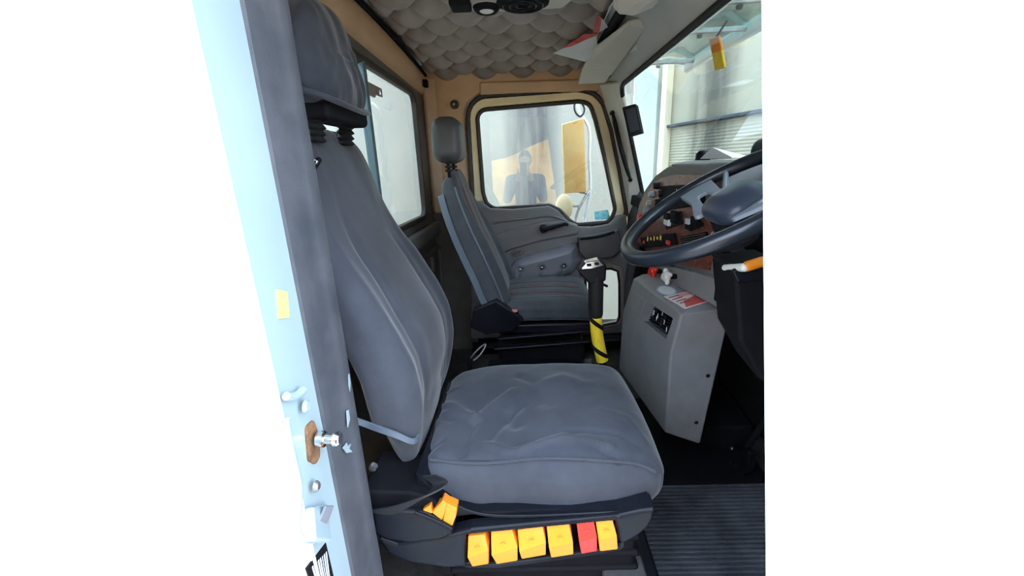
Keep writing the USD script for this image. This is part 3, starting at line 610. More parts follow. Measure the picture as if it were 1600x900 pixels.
cre = -.010*np.exp(-((yy+.52-.10*(s_-.3))/.035)**2)*np.clip((.85-s_)/.2, 0, 1)*np.clip((s_-.12)/.1, 0, 1) - .006*np.exp(-((yy+.18-.15*(s_-.4))/.03)**2)*np.clip((.75-s_)/.2, 0, 1)*np.clip((s_-.25)/.1, 0, 1) - .008*np.exp(-((yy-.50)/.04)**2)*np.clip((.7-s_)/.2, 0, 1)
fol = -.012*np.exp(-((yy-.25+1.6*(s_-.15))/.07)**2)*np.exp(-((s_-.13)/.07)**2) + .006*np.exp(-((yy+.1-2*(s_-.2))/.05)**2)*np.exp(-((s_-.18)/.06)**2)
wr_ = .004*(meshkit.fbm(np.stack([yy*4, s_*7+yy*0, yy*0], -1), 3)-.5)
off = dp[:, None]/2*(snn[None]-1) + front*(bol+ctr+cre+fol+wr_)
botf = np.clip((.16-s_)/.16, 0, 1)
Xg = xf[:, None] + nx[:, None]*off; Zg = zc[:, None] + nz[:, None]*off + botf*(.13*(.5-snn[None]/2) - .035*np.clip(snn[None], 0, 1))
Gp = np.stack([Xg, Yg, Zg], -1)
v = Gp.reshape(-1, 3); f = []
i, j = np.meshgrid(np.arange(ns-1), np.arange(na), indexing='ij'); jn = (j+1) % na
f = np.stack([i*na+j, i*na+jn, (i+1)*na+jn, (i+1)*na+j], -1).reshape(-1, 4); f = np.vstack([f[:, [0, 1, 2]], f[:, [0, 2, 3]]])
v = np.vstack([v, Gp[0].mean(0), Gp[-1].mean(0)+V(0, 0, .004)]); a0, a1 = len(v)-2, len(v)-1
f = np.vstack([f, [[a0, (q+1) % na, q] for q in range(na)], [[a1, (ns-1)*na+q, (ns-1)*na+(q+1) % na] for q in range(na)]])
bm = tm(v, f); bm.fix_normals()
bk_ = obj('backrest', bm, M_['cover'], ds, smooth=True)
# strap round the near bolster
def onmesh(m, uv, lift=.004, tol=.010):
    """points of a mesh seen at pixels, lifted a little off its surface"""
    vtx = np.array(m.vertices); out = []
    for u, v in uv:
        r = unit(FW + RT*(u-CX)/F - UP*(v-CY)/F); rel = vtx-CAM; t = rel @ r; dd = np.linalg.norm(rel-t[:, None]*r, axis=1)
        k = np.where(dd < tol)[0]; k = k[np.argsort(t[k])][:3] if len(k) else [np.argmin(dd)]
        out.append(CAM + r*(t[k].mean()-lift))
    return np.array(out)
stp_ = onmesh(bm, [(556, 657), (575, 664), (600, 673), (625, 682), (648, 689)], .007)
obj('strap', ribbon(spline(np.vstack([stp_[0]+V(-.08, .004, .03), stp_, stp_[-1]+V(.004, .03, -.004)]), 40), (.22, 0, 1), .015, .004), M_['cloth_light'], bk_, label='pale grey elastic strap of the seat cover', smooth=60)
# headrest with a draped cover and bellows stems
def dhead(p):
    x, y, z = p.T; k = np.clip((z+.11)/.225, 0, 1); y = y*(1-.42*k**2.2); x = x*(1-.25*k) - .10*(z+.13)*.55 + .006*(meshkit.fbm(np.stack([y*16, z*10, y*0], 1), 3)-.5)*3
    z = z + .012*np.cos(y*18)*(z < 0) - .028*(y < -.06)*(z < -.05)*0
    fold = .005*np.exp(-((y-.05+.5*(z+.02))/.012)**2)*(z < .02) + .005*np.exp(-((y-.09+.35*(z+.03))/.010)**2)*(z < .03) + .004*np.exp(-((y+.02+.35*(z+.03))/.012)**2)*(z < .0)
    x = x + fold*(x > 0)
    return np.stack([x-.430, y+1.010, z+1.380], 1)
hd = obj('headrest', soft((.062, .160, .115), (.05, .125, .10), 44, dhead), M_['cover'], ds, smooth=True)
hb = spline([(-.41, 1.125, 1.290), (-.385, 1.10, 1.282), (-.366, 1.02, 1.274), (-.372, .92, 1.280), (-.40, .868, 1.292), (-.45, .858, 1.305)], 40)
obj('hem', tube(hb, .006), M_['cover'], hd)
obj('underside', rbox((-.425, 1.01, 1.268), (.035, .11, .02), .012), M_['blackm'], hd)
for y in (.925, 1.075):
    prof = [(0, 0)]
    for k in range(7): prof += [(.014, .001+k*.0125), (.021, .006+k*.0125)]
    prof += [(.014, .092), (0, .092)]
    obj('bellows', lathe(prof, (-.438, y, 1.205), (.12, 0, 1), 20), M_['rubber'], ds, label='black ribbed headrest stem sleeve')
# belt guide clip near the shoulder
c = at(490, 262, Y=.85)
cl_ = obj('belt_guide', hull([c+V(-.012, 0, -.014), c+V(.012, 0, .014)], .006), M_['blackm'], ds)
obj('pin', hull([c+V(.006, -.006, .009), c+V(.010, -.006, .011)], .0045), M_['chrome'], cl_)
obj('pin', hull([c+V(-.010, -.006, -.008), c+V(-.012, -.006, -.010)], .0045), M_['chrome'], cl_)
# base tray with the row of buttons
yb = .722
TR = [(585, 838), (620, 850), (690, 838), (735, 828), (968, 806), (1000, 798), (1025, 794), (1024, 808), (1016, 824), (1000, 838), (978, 850), (962, 858), (900, 868), (780, 884), (700, 890), (640, 882), (606, 868)]
tray = rnd(px('Y', yb, *TR), .006)
SL = rnd(px('Y', yb, (728, 838), (961, 812), (968, 854), (900, 866), (780, 882), (729, 882)), .004)
tr = obj('control_tray', cat(fmap(slab(tray.difference(SL), .045, .010, 3), 'Y', yb), fmap(slab(tray.buffer(-.004), .05, 0), 'Y', yb+.045)), M_['black'], ds, label='glossy black control tray along the seat side')
LED = [(636, 815), (690, 806), (740, 800), (1024, 792), (1021, 800), (960, 808), (735, 830), (640, 842)]
obj('tray_ledge', fmap(slab(rnd(px('Y', yb+.03, *LED), .004), .40, .006), 'Y', yb+.03), M_['black'], ds)
obj('upper_rail', plate('Y', .752, [(648, 736), (660, 745), (676, 765), (702, 788), (740, 799), (800, 804), (900, 801), (1020, 793), (1020, 806), (900, 814), (740, 822), (690, 815), (655, 785)], .40, .004, .004), M_['black'], ds)
obj('rail_highlight', tube(spline([at(u, v, Y=.737) for u, v in [(690, 775), (730, 797), (800, 806), (900, 803), (1005, 797)]], 30), .004), M_['black'], ds)
BT = [((731, 844), (757, 841), (764, 855), (764, 878), (738, 882), (731, 866), 'orange'), ((767, 837), (800, 834), (809, 850), (809, 873), (776, 878), (768, 862), 'orange'), ((809, 834), (848, 829), (853, 843), (853, 864), (815, 870), (811, 856), 'orange'),
      ((855, 828), (890, 825), (895, 843), (896, 863), (861, 868), (857, 850), 'orange'), ((902, 820), (928, 817), (932, 834), (933, 858), (908, 862), (904, 842), 'red'), ((932, 817), (957, 814), (963, 832), (965, 855), (937, 858), (934, 838), 'orange')]
for b in BT:
    a = [at(u, v, Y=yb) for u, v in b[:6]]
    # the upper face leans back into the slot, the lower lip stands proud
    tl, tr_, rm, rb, lb, lm = a
    ptsb = [tl+V(.002, .010, -.001), tr_+V(-.002, .010, -.001), rm+V(-.003, -.007, 0), rb+V(-.003, -.003, .002), lb+V(.002, -.003, .002), lm+V(.003, -.007, 0)]
    ptsb += [q+V(0, .035, 0) for q in ptsb[:2]] + [q+V(0, .045, 0) for q in ptsb[2:]]
    bb = obj('button', hull(ptsb, .0028, 12), M_[b[6]], ds, label='red control button' if b[6] == 'red' else None)
    ctr_ = (tl+tr_+rm+lm)/4; nrm = unit(np.cross(tr_-tl, lm+V(0, -.017, 0)-tl)); nrm = nrm if nrm[1] < 0 else -nrm
    obj('icon', ribbon([ctr_+V(-.006, 0, -.002)+nrm*.0075, ctr_+V(0, 0, .003)+nrm*.0075, ctr_+V(.006, 0, -.001)+nrm*.0075], V(0, .5, 1), .0022, .0006), M_['icon'] if b[6] != 'red' else M_['maroon'], bb)
# side control pod with three small buttons
PD = [(577, 800), (600, 797), (662, 800), (706, 822), (708, 838), (690, 846), (640, 852), (600, 846), (580, 836)]
pd = obj('control_pod', fmap(slab(rnd(px('Y', .715, *PD), .006), .10, .012, 3), 'Y', .715), M_['black'], ds, label='black control pod behind the button row')
for uv in [((663, 796), (672, 790), (674, 800)), ((677, 800), (692, 783), (697, 787), (690, 810)), ((694, 812), (699, 788), (712, 794), (711, 806), (706, 819))]:
    q = [at(u, v, Y=.718) for u, v in uv]
    obj('button', hull(q+[w+V(0, .025, -.004) for w in q], .0025, 12), M_['orange'], pd)
obj('pod_lip', tube(spline([at(u, v, Y=.712) for u, v in [(648, 800), (680, 813), (706, 826)]], 14), .004), M_['black'], pd)
BW = [at(566, 745, Y=.74), at(600, 742, Y=.76), at(640, 745, Y=.77), at(690, 770, Y=.75)]
obj('side_cover', hull([at(u, v, Y=.735) for u, v in [(572, 768), (640, 770), (665, 776), (700, 797), (690, 804), (650, 808), (590, 806)]]+[at(u, v, Y=.735)+V(0, .12, 0) for u, v in [(572, 768), (662, 776), (690, 797), (590, 804)]], .008), M_['blackm'], ds)
wb = spline([at(560, 806, Y=.735), at(600, 802, Y=.715), at(640, 788, Y=.705), at(672, 772, Y=.712), at(688, 757, Y=.735), at(668, 743, Y=.75)], 40)
wd_ = np.stack([np.interp(np.linspace(0, 1, 40), [0, .3, .6, 1], [.0, .25, .5, .9]), np.full(40, -.35), np.interp(np.linspace(0, 1, 40), [0, .3, .6, 1], [1, .9, .7, .35])], 1)
obj('lap_belt', ribbon(wb, wd_, .046, .003), mat('belt_webbing', (.016, .017, .020), .65, bump=.4, bscale=900), ds, label='twisted black lap belt webbing', smooth=60)
obj('recline_lever', tube(spline([at(578, 775, Y=.78), at(598, 752, Y=.78), at(622, 752, Y=.785), at(640, 766, Y=.79)], 20), .008), M_['black'], ds)
obj('pivot_bolt', lathe([(0, .012), (.008, .010), (.010, 0), (0, 0)], at(584, 728, Y=.79), (0, -1, 0), 16), M_['steel'], ds)
obj('pedestal', rbox((.02, 1.03, .17), (.235, .21, .155), .015), M_['blackm'], ds)
obj('pedestal_foot', rbox((.06, 1.03, .035), (.275, .205, .035), .01), M_['black'], ds)
obj('seat_riser', rbox((.225, .80, .075), (.055, .06, .075), .010), M_['vinyl_dark'], ds)
for k in range(5): obj('bellow_fold', rbox((.02, 1.03, .10+.05*k), (.242, .217, .010), .009), M_['blackm'], ds)

# ---- passenger seat
ps = thing('passenger_seat', 'slim dark cloth passenger seat beside the far door', 'seat')
def pcush(p):
    x, y, z = p.T; sx, sy = x/.235, y/.265
    z = z + .016*(1-sx**2).clip(0)*(1-sy**2).clip(0) - .012*np.clip(sx-.4, 0, 1) + .003*(meshkit.fbm(np.stack([x*12, y*12, x*0], 1), 3)-.5)
    return np.stack([x+.095, y+2.150, z+.455], 1)
pc = obj('cushion', soft((.235, .265, .050), (.05, .05, .035), 40, pcush), M_['cloth'], ps, smooth=True)
for k in range(7):
    y = 1.98+.05*k; xs_ = np.linspace(-.12, .27, 22)
    obj('stripe', ribbon([(x, y, .455+.050+.016*(1-((x-.095)/.235)**2)*(1-((y-2.15)/.265)**2)-.012*max((x-.095)/.235-.4, 0)+.0016) for x in xs_], (0, 1, 0), .008, .0012), M_['maroon'] if k % 2 else M_['cloth_light'], pc, label='woven maroon stripe' if k % 2 else 'woven grey stripe')
SP = np.array([[.42, -.115, 1.900, 2.400, .10], [.50, -.105, 1.892, 2.408, .12], [.60, -.130, 1.890, 2.41, .13], [.72, -.175, 1.893, 2.405, .13], [.85, -.230, 1.905, 2.395, .125], [.97, -.275, 1.925, 2.375, .115], [1.06, -.305, 1.955, 2.345, .10], [1.11, -.322, 1.99, 2.31, .08], [1.135, -.335, 2.05, 2.25, .04]])
tt = np.r_[0, np.cumsum(np.hypot(np.diff(SP[:, 0]), np.diff(SP[:, 1])))]
ns, na = 70, 80
zc, xf, yn, yf, dp = [PchipInterpolator(tt, SP[:, k])(np.linspace(0, tt[-1], ns)) for k in range(5)]
tz, tx = np.gradient(zc), np.gradient(xf); ll = np.hypot(tz, tx); nx, nz = tz/ll, -tx/ll
al = np.linspace(0, 2*np.pi, na, endpoint=False); ca, sa = np.cos(al), np.sin(al); cyy = np.sign(ca)*np.abs(ca)**.5; snn = np.sign(sa)*np.abs(sa)**.6
yy = cyy[None]*np.ones((ns, 1)); s_ = np.linspace(0, 1, ns)[:, None]
off = dp[:, None]/2*(snn[None]-1) + np.clip(snn[None], 0, 1)*(.035*np.exp(-((np.abs(yy)-.82)/.13)**2)*np.clip((.85-s_)/.3, 0, 1) - .006*np.exp(-((np.abs(yy)-.6)/.05)**2))
Gp = np.stack([xf[:, None]+nx[:, None]*off, (yn+yf)[:, None]/2+(yf-yn)[:, None]/2*cyy[None], zc[:, None]+nz[:, None]*off], -1)
v = Gp.reshape(-1, 3); i, j = np.meshgrid(np.arange(ns-1), np.arange(na), indexing='ij'); jn = (j+1) % na
f = np.stack([i*na+j, i*na+jn, (i+1)*na+jn, (i+1)*na+j], -1).reshape(-1, 4); f = np.vstack([f[:, [0, 1, 2]], f[:, [0, 2, 3]]])
v = np.vstack([v, Gp[0].mean(0), Gp[-1].mean(0)]); a0, a1 = len(v)-2, len(v)-1
f = np.vstack([f, [[a0, (q+1) % na, q] for q in range(na)], [[a1, (ns-1)*na+q, (ns-1)*na+(q+1) % na] for q in range(na)]])
bm = tm(v, f); bm.fix_normals()
pb = obj('backrest', bm, M_['cloth'], ps, smooth=True)
qn = int(np.argmin(np.abs(al-math.radians(158)))); 
obj('piping', tube(spline([Gp[k, qn]+V(.002, -.003, 0) for k in range(6, ns-6, 4)], 50), .005), M_['cloth_light'], pb, label='pale grey bolster piping')
qn = int(np.argmin(np.abs(al-math.radians(183))))
sh = [Gp[k, qn] for k in range(10, ns-8, 5)]
obj('back_shell', ribbon(spline([q+V(-.03, .0, 0) for q in sh], 40), (1, 0, .45), .030, .012), M_['cloth_light'], pb, label='blue grey strip as the highlight on the seat side edge', smooth=60)  # pale strip stands in for the highlight along the seat edge
for k in range(3):
    obj('stripe', ribbon([Gp[q, int(np.argmin(np.abs(al-math.radians(a))))]+V(.0015, 0, .0006) for q, a in [(t, 118-14*k) for t in range(34, 64, 3)]], (0, 1, 0), .008, .0012), M_['maroon'], pb, label='woven maroon stripe')
def phead(p):
    x, y, z = p.T; return np.stack([x*(1-.3*(z+.09))-.345, y*(1-.25*np.clip(z/.1, 0, 1)**2)+2.02, z+1.262], 1)
ph = obj('headrest', soft((.066, .125, .098), (.05, .06, .05), 30, lambda p: phead(p)), M_['vinyl_dark'], ps, smooth=True)
for y in (1.955, 2.085):
    obj('headrest_post', tube([(-.345, y, 1.10), (-.345, y, 1.19)], .008), M_['blackm'], ps)
    for k in range(3): obj('post_collar', lathe([(0, 0), (.016, 0), (.018, .006), (.016, .012), (0, .012)], (-.345, y, 1.125+.017*k), (0, 0, 1), 18), M_['rubber'], ps)
# belt buckle, base, rails
c = at(803, 486, Y=1.87)
bu = obj('belt_buckle', hull([c+V(-.03, .01, -.02), c+V(.012, 0, -.004), c+V(.012, .02, -.004), c+V(-.03, .02, -.02)], .009), M_['black'], ps)
obj('release_button', rbox(c+V(.004, -.006, .003), (.014, .007, .006), .003), M_['pink'], bu, label='pink release button')
obj('hinge_cover', hull([at(u, v, Y=1.86) for u, v in [(742, 486), (775, 472), (800, 488), (815, 500), (800, 515), (760, 520), (738, 510)]]+[at(u, v, Y=1.86)+V(0, .05, 0) for u, v in [(742, 486), (775, 472), (815, 500), (760, 520)]], .008), M_['black'], ps)
obj('base_frame', rbox((.08, 2.15, .375), (.24, .255, .025), .012), M_['black'], ps)
for z, y, x0, x1 in ((.345, 1.875, -.15, .33), (.295, 1.865, -.17, .33)): obj('side_rail', hull([(x0, y, z-.01), (x1, y, z+.02), (x0, y+.02, z-.01), (x1, y+.02, z+.02)], .007), M_['black'], ps)
obj('pedestal', rbox((.06, 2.15, .14), (.22, .23, .14), .02), M_['blackm'], ps)
obj('floor_rail', hull([(-.20, 1.84, .20), (.30, 1.84, .19), (-.2, 1.9, .20), (.3, 1.9, .19)], .012), M_['black'], ps)
cb = thing('belt_cable', 'thin chrome buckle cable between the two seats', 'seat belt stalk')
q = spline([at(735, 560, Y=1.55), at(748, 545, Y=1.55), at(758, 538, Y=1.55), at(752, 552, Y=1.5), at(740, 563, Y=1.45)], 30)
obj('loop', tube(q, .0035), M_['steel'], cb)
obj('stalk', tube([q[0], q[0]+V(-.02, 0, -.12), V(q[0][0]-.03, 1.5, .0)], .009), M_['blackm'], cb)

# ================================================================== DASHBOARD
da = thing('dashboard', 'grey dashboard with dark burl wood panels, gauges and switches', 'dashboard')
DX = .58
OUT = [(986, 372), (990, 352), (998, 328), (1010, 302), (1026, 280), (1042, 267), (1060, 261), (1100, 259), (1190, 246), (1260, 238), (1260, 470), (1150, 462), (1080, 445), (1020, 418), (992, 396)]
op_ = px('X', DX, *OUT)
# the driver's end is out of the picture: close it square near the door
op_ = [q for q in op_ if q[0] < -.60]
zt, zb = 1.135, .80
op_ = [q for i, q in enumerate(op_)]
dpol = Polygon([(-.58, zt), (-.58, zb)] + [(-y, z) for y, z in [(1.12, .80), (1.5, .745), (1.80, .72), (2.02, .72), (2.20, .75), (2.245, .80)]] + [(-y, z) for y, z in [(2.235, .86), (2.19, .94), (2.09, 1.02), (1.95, 1.085), (1.80, 1.122), (1.66, 1.134), (1.42, 1.136)]])
dpol = rnd(dpol, .03)
SY, REC = 1.27, .14                                       # the driver's panel is set back behind the wheel
pA, pB = dpol.intersection(sbox(-3, 0, -SY, 3)), dpol.intersection(sbox(-SY-.005, 0, 0, 3))
obj('body', cat(fmap(slab(pA, .20, .022, 5), 'X', DX), fmap(slab(pB, .07, .010, 4), 'X', DX+REC)), M_['dash'], da)
obj('top_pad', cat(sheet([[[DX+.01+.19*t, y, zt-.004+.012*math.sin(math.pi*t)] for t in np.linspace(0, 1, 8)] for y in np.linspace(SY, 1.75, 14)], (0, 0, 1), .012), sheet([[[DX+REC+.005+.06*t, y, zt-.004+.008*math.sin(math.pi*t)] for t in np.linspace(0, 1, 6)] for y in np.linspace(.62, SY, 14)], (0, 0, 1), .012)), M_['dash'], da, smooth=60)
inn = Polygon([(-y, z) for y, z in [(1.0, 1.095), (1.42, 1.098), (1.66, 1.094), (1.82, 1.075), (1.98, 1.02), (2.10, .95), (2.17, .875), (2.185, .80), (2.12, .745), (2.0, .735), (1.8, .735), (1.5, .775), (1.16, .83), (.70, .84), (.64, 1.08)]])
inn = rnd(inn, .02)
wd1 = obj('wood_panel', fmap(slab(inn.intersection(sbox(-3, 0, -SY-.015, 3)), .02, .004), 'X', DX-.012), M_['wood'], da, label='dark red burl wood panel beside the wheel')
wd2 = obj('wood_panel', fmap(slab(inn.intersection(sbox(-SY, 0, 0, 3)), .02, .004), 'X', DX+REC-.012), M_['wood'], da, label='dark red burl wood panel set back behind the wheel')
def dplate(uv, name, m, dx, t=.012, r=.006, b=.003, parent=da, **k): return obj(name, plate('X', DX-dx, uv, t, b, r), m, parent, **k)
# instrument display, gauges
disp = dplate([(1031, 291), (1078, 288), (1080, 322), (1028, 331)], 'display', M_['blackm'], .020, label='black instrument display')
obj('display_pointer', ribbon([at(1057, 296, X=DX-.023), at(1060, 308, X=DX-.023)], (0, 0.2, 1), .006, .001), M_['paper'], disp)
for u, v, r, q in [(1108, 305, .045, 0), (1150, 300, .045, REC), (1178, 290, .045, REC)]:
    c = at(u, v, X=DX+q-.014); g = obj('gauge', lathe([(0, .002), (r*.86, .002), (r*.9, .010), (r, .010), (r*1.06, 0), (0, 0)], c, (-1, 0, 0), 32), M_['black'], da)
    obj('needle', ribbon([c+V(-.006, 0, 0), c+V(-.006, r*.5, r*.5)], (0, 1, -1), .004, .001), M_['orange'], g)
# column of round knobs along the far edge
for u, v, m in [(1028, 290, 'black'), (1021, 304, 'alu'), (1017, 318, 'alu'), (1013, 329, 'alu'), (1036, 302, 'black'), (1030, 316, 'black')]:
    c = at(u, v, X=DX-.012); kb = obj('knob', lathe([(0, .022), (.011, .021), (.014, .016), (.016, 0), (0, 0)], c, (-1, 0, 0), 20), M_[m], da)
c = at(1005, 340, X=DX-.012); obj('knob', lathe([(0, .028), (.016, .026), (.020, .018), (.014, .008), (.014, 0), (0, 0)], c, (-1, 0, 0), 22), M_['red'], da, label='red knob')
# switch and radio panels
sp = dplate([(1036, 338), (1062, 330), (1066, 350), (1040, 358)], 'switch_panel', M_['black'], .018)
for k in range(2):
    for q in range(2):
        a = at(1043+11*k, 339-3.5*k+8*q, X=DX-.022); obj('rocker_switch', rbox(a, (.008, .028, .013), .004), M_['cardwhite'] if (k, q) == (0, 1) else M_['blackm'], sp)
sp = dplate([(1070, 344), (1088, 338), (1100, 352), (1078, 362)], 'switch_panel', M_['black'], .018)
for k in range(2):
    for q in range(2):
        a = at(1077+9*k, 347-3*k+7*q, X=DX-.022); obj('rocker_switch', rbox(a, (.008, .022, .011), .003), M_['cardwhite'] if (k, q) == (0, 0) else M_['blackm'], sp)
rd = dplate([(1000, 371), (1052, 364), (1056, 382), (1004, 388)], 'radio', M_['blackm'], .022, t=.02)
for k in range(5):
    a = at(1012+5*k, 373.5-.5*k, X=DX-.0235); obj('display_bar', rbox(a, (.001, .009, .007 if k % 2 else .010), .0008), mat(f'radio_digit_{k}', (.85, .6, .12), .5), rd, label='yellow radio display marks' if k == 0 else None, kind='stuff')
obj('radio_button', rbox(at(1044, 379, X=DX-.026), (.006, .014, .008), .003), M_['red'], rd, label='pink red radio button')
obj('radio_trim', rbox(at(1006, 379, X=DX-.024), (.004, .010, .008), .003), M_['red'], rd)
rd2 = dplate([(1062, 370), (1102, 362), (1106, 380), (1066, 390)], 'vent_panel', M_['blackm'], .020, t=.02)
for k in range(5): obj('louvre', hull([at(1064+k*1, 373+k*3.2, X=DX-.024), at(1102+k*1, 366+k*3.2, X=DX-.024)], .003), M_['black'], rd2)
gb = dplate([(1108, 366), (1128, 362), (1131, 394), (1112, 402)], 'gauge_panel', M_['blackm'], .018, t=.02)
for u, v in [(1118, 373), (1121, 388)]:
    obj('small_gauge', lathe([(0, .004), (.020, .004), (.022, .008), (.025, 0), (0, 0)], at(u, v, X=DX-.018), (-1, 0, 0), 20), M_['alu'] if u == 1118 else M_['black'], gb)
ck_ = at(1008, 350, X=DX-.012)
# lower fascia with the two air valve knobs
fz = [(1015, 414), (1060, 419), (1110, 433), (1128, 440), (1132, 488), (1100, 470), (1050, 444), (1018, 432)]
fa = obj('lower_fascia', plate('X', DX-.016, fz, .05, .006, .008), M_['box'], da)
obj('fascia_notch', rbox(at(1121, 455, X=DX-.018), (.006, .008, .03), .004), M_['blackm'], fa)
f2 = obj('lower_fascia', plate('X', DX-.004, [(1126, 440), (1150, 446), (1215, 450), (1215, 520), (1160, 496), (1130, 487)], .05, .006, .008), M_['box'], da)
def petal(c, m, name, lab, sc=1.0):
    ax = unit(V(-1, -.25, .1)); R = axes(ax)
    k = obj(name, cat(lathe([(0, 0), (.010, 0), (.010, .03), (0, .03)], c, ax, 16)), M_['blackm'], da)
    parts = [lathe([(0, .062), (.014, .060), (.020, .052), (.020, .042), (.012, .034), (0, .034)], c, ax, 24)]
    for q in range(4):
        d_ = R[:, 0]*math.cos(q*math.pi/2+.5)+R[:, 1]*math.sin(q*math.pi/2+.5)
        parts.append(hull([c+ax*.046, c+ax*.046+d_*.024*sc], [.012, .009]))
    mm = None
    for q in parts: mm = to_man(q) if mm is None else mm + to_man(q)
    obj('grip', mm, m, k, label=lab); return k
petal(at(1035, 424, X=DX-.012), M_['red'], 'valve_knob', 'red air valve knob')
petal(at(1058, 432, X=DX-.012), M_['white'], 'valve_knob', 'cream air valve knob')
c = at(1150, 463, X=DX-.01); obj('ignition', lathe([(0, .030), (.012, .030), (.018, .024), (.022, .01), (.028, .006), (.030, 0), (0, 0)], c, (-1, -.2, .1), 24), M_['black'], da)
# on top of the dash
pc_ = thing('folded_card', 'folded pale card standing on the dashboard under the windscreen', 'card')
q = [at(u, v, X=.72) for u, v in [(1094, 258), (1114, 231), (1142, 255), (1118, 262)]]
for z in (q[0], q[2], q[3]): z[2] = 1.153
obj('front_leaf', hull([q[0]+V(0, 0, -.004), q[1], q[2]+V(0, 0, -.004)], .002), M_['cardwhite'], pc_)
obj('back_leaf', hull([q[1], q[2]+V(0, 0, -.004), q[2]+V(.07, .02, -.004), q[0]+V(.07, .03, -.004)], .002), M_['cardwhite'], pc_)
cp = thing('cup_holder', 'dark rounded cap on the dashboard behind the folded card', 'cap')
c = at(1100, 259, X=.74); c[2] = 1.138; obj('cap', lathe([(0, .045), (.018, .042), (.028, .03), (.03, 0), (0, 0)], c+V(0, .02, 0), (0, 0, 1), 24), M_['black'], cp)
hm = thing('hood_mirror', 'black rounded mirror on a stalk outside the windscreen near the wheel top', 'mirror')
c = at(1194, 238, X=1.0)
obj('shell', soft((.03, .085, .055), (.028, .06, .05), 18, lambda p: p+c), M_['blackm'], hm, smooth=True)
obj('stalk', tube([c+V(0, 0, -.04), c+V(.02, 0, -.15), V(c[0]+.02, c[1], .955)], .010), M_['black'], hm)
obj('mirror_face', soft((.004, .072, .045), (.003, .05, .04), 14, lambda p: p+c+V(.031, 0, 0)), M_['chrome'], hm, smooth=True)

# ================================================================== STEERING WHEEL
sw = thing('steering_wheel', 'dark steering wheel with grey spokes and padded hub', 'steering wheel')
WC = V(.463, 1.013, 1.0505); tl = .537
wa, wb_ = V(math.cos(tl), 0, math.sin(tl)), V(0, 1, 0); wn = V(-math.sin(tl), 0, math.cos(tl)); RW = .243
W = lambda a, b, n=0: WC + wa*a + wb_*b + wn*n
th = np.linspace(0, 2*np.pi, 120, endpoint=False)
obj('rim', tube([W(RW*math.cos(t), RW*math.sin(t)) for t in th], .0185, 20, closed=True), M_['wheel'], sw, smooth=True)
def spoke(ang, name='spoke'):
    d_ = wa*math.cos(ang)+wb_*math.sin(ang); e_ = -wa*math.sin(ang)+wb_*math.cos(ang)
    pol = rnd([(.055, -.062), (.14, -.040), (.232, -.048), (.232, .048), (.14, .040), (.055, .062)], .012).difference(rnd([(.105, -.020), (.165, -.013), (.165, .013), (.105, .020)], .006))
    m = slab(pol, .010, .003); v = np.array(m.vertices); dish = -.035*np.clip(1-v[:, 0]/.232, 0, 1)
    m.vertices = WC + v[:, :1]*d_ + v[:, 1:2]*e_ + (v[:, 2:]+.004+dish[:, None])*wn
    return obj(name, m, M_['alu'], sw, label='grey metal spoke with a slot')
for a in (82, 298): spoke(math.radians(a))
for a in (60, 320):
    d_ = wa*math.cos(math.radians(a))+wb_*math.sin(math.radians(a)); obj('spoke', hull([WC+d_*.07-wn*.02, WC+d_*.235], [.009, .007]), M_['alu'], sw)
def dhub(p):
    x, y, z = p.T; r = np.hypot(x, y); z = z + .012*(1-(r/.11)**2)
    return WC + (x+.030)[:, None]*wa + y[:, None]*wb_ + (z-.030)[:, None]*wn
obj('hub_pad', soft((.070, .085, .034), (.05, .065, .03), 30, dhub), M_['hub'], sw, smooth=True)
col = obj('column', tube([W(0, 0, -.035), W(0, 0, -.07), W(0, 0, -.115)], [.04, .042, .045], 24), M_['blackm'], sw)
shr = thing('column_shroud', 'black plastic steering column shroud below the wheel', 'column shroud')
q = [W(.0, s, n) for s in (-.075, .075) for n in (-.16, -.44)] + [W(-.075, s, n) for s in (-.07, .07) for n in (-.18, -.34)] + [W(.07, s, n) for s in (-.06, .06) for n in (-.16, -.44)]
obj('lower_cover', hull([at(u, v, Y=.93) for u, v in [(1152, 428), (1215, 418), (1215, 600), (1190, 585), (1160, 530)]]+[at(u, v, Y=.93)+V(.02, .15, 0) for u, v in [(1152, 428), (1215, 418), (1215, 600), (1190, 585), (1160, 530)]], .012), M_['blackm'], shr)
obj('top_edge', hull([at(1148, 424, Y=.922), at(1215, 416, Y=.922), at(1154, 437, Y=.918), at(1215, 432, Y=.918)], .007), M_['black'], shr)
lv = obj('stalk', hull([at(1152, 428, Y=.93)+V(0, .06, 0), at(1163, 418, Y=.90)], [.008, .010]), M_['white'], shr, label='pale stalk with orange end')
obj('stalk_end', hull([at(1168, 416, Y=.90), at(1190, 409, Y=.90)], [.012, .012]), M_['orange'], lv, label='orange stalk end')

# ================================================================== CENTRE CONSOLE BOX
bx = thing('heater_console', 'grey plastic console box with a recessed vent and a red warning label', 'console')
yn_, yf_ = 1.30, 1.74
def bp(u, v, y): return at(u, v, Y=y)
near = [bp(1066, 493, yn_), bp(1136, 483, yn_), bp(1090, 688, yn_), bp(1042, 672, yn_), bp(1050, 550, yn_)]
topb = [bp(1124, 466, yn_+.08), bp(1004, 431, yf_), bp(978, 458, yf_)]
farp = [bp(971, 560, yf_), bp(985, 590, yf_)]
top_far, lip_far, low_far, fac_far = bp(1005, 432, yf_), bp(977, 489, yf_), bp(971, 575, yf_), bp(993, 438, yf_)
pts = near + [bp(1122, 467, yn_+.05), top_far, lip_far, low_far, fac_far]
pts += [near[2]+V(.02, .44, 0), near[1]+V(.03, .44, 0), low_far+V(.1, 0, 0), top_far+V(.12, 0, .01)]
body = to_man(hull(pts, .010, 16))
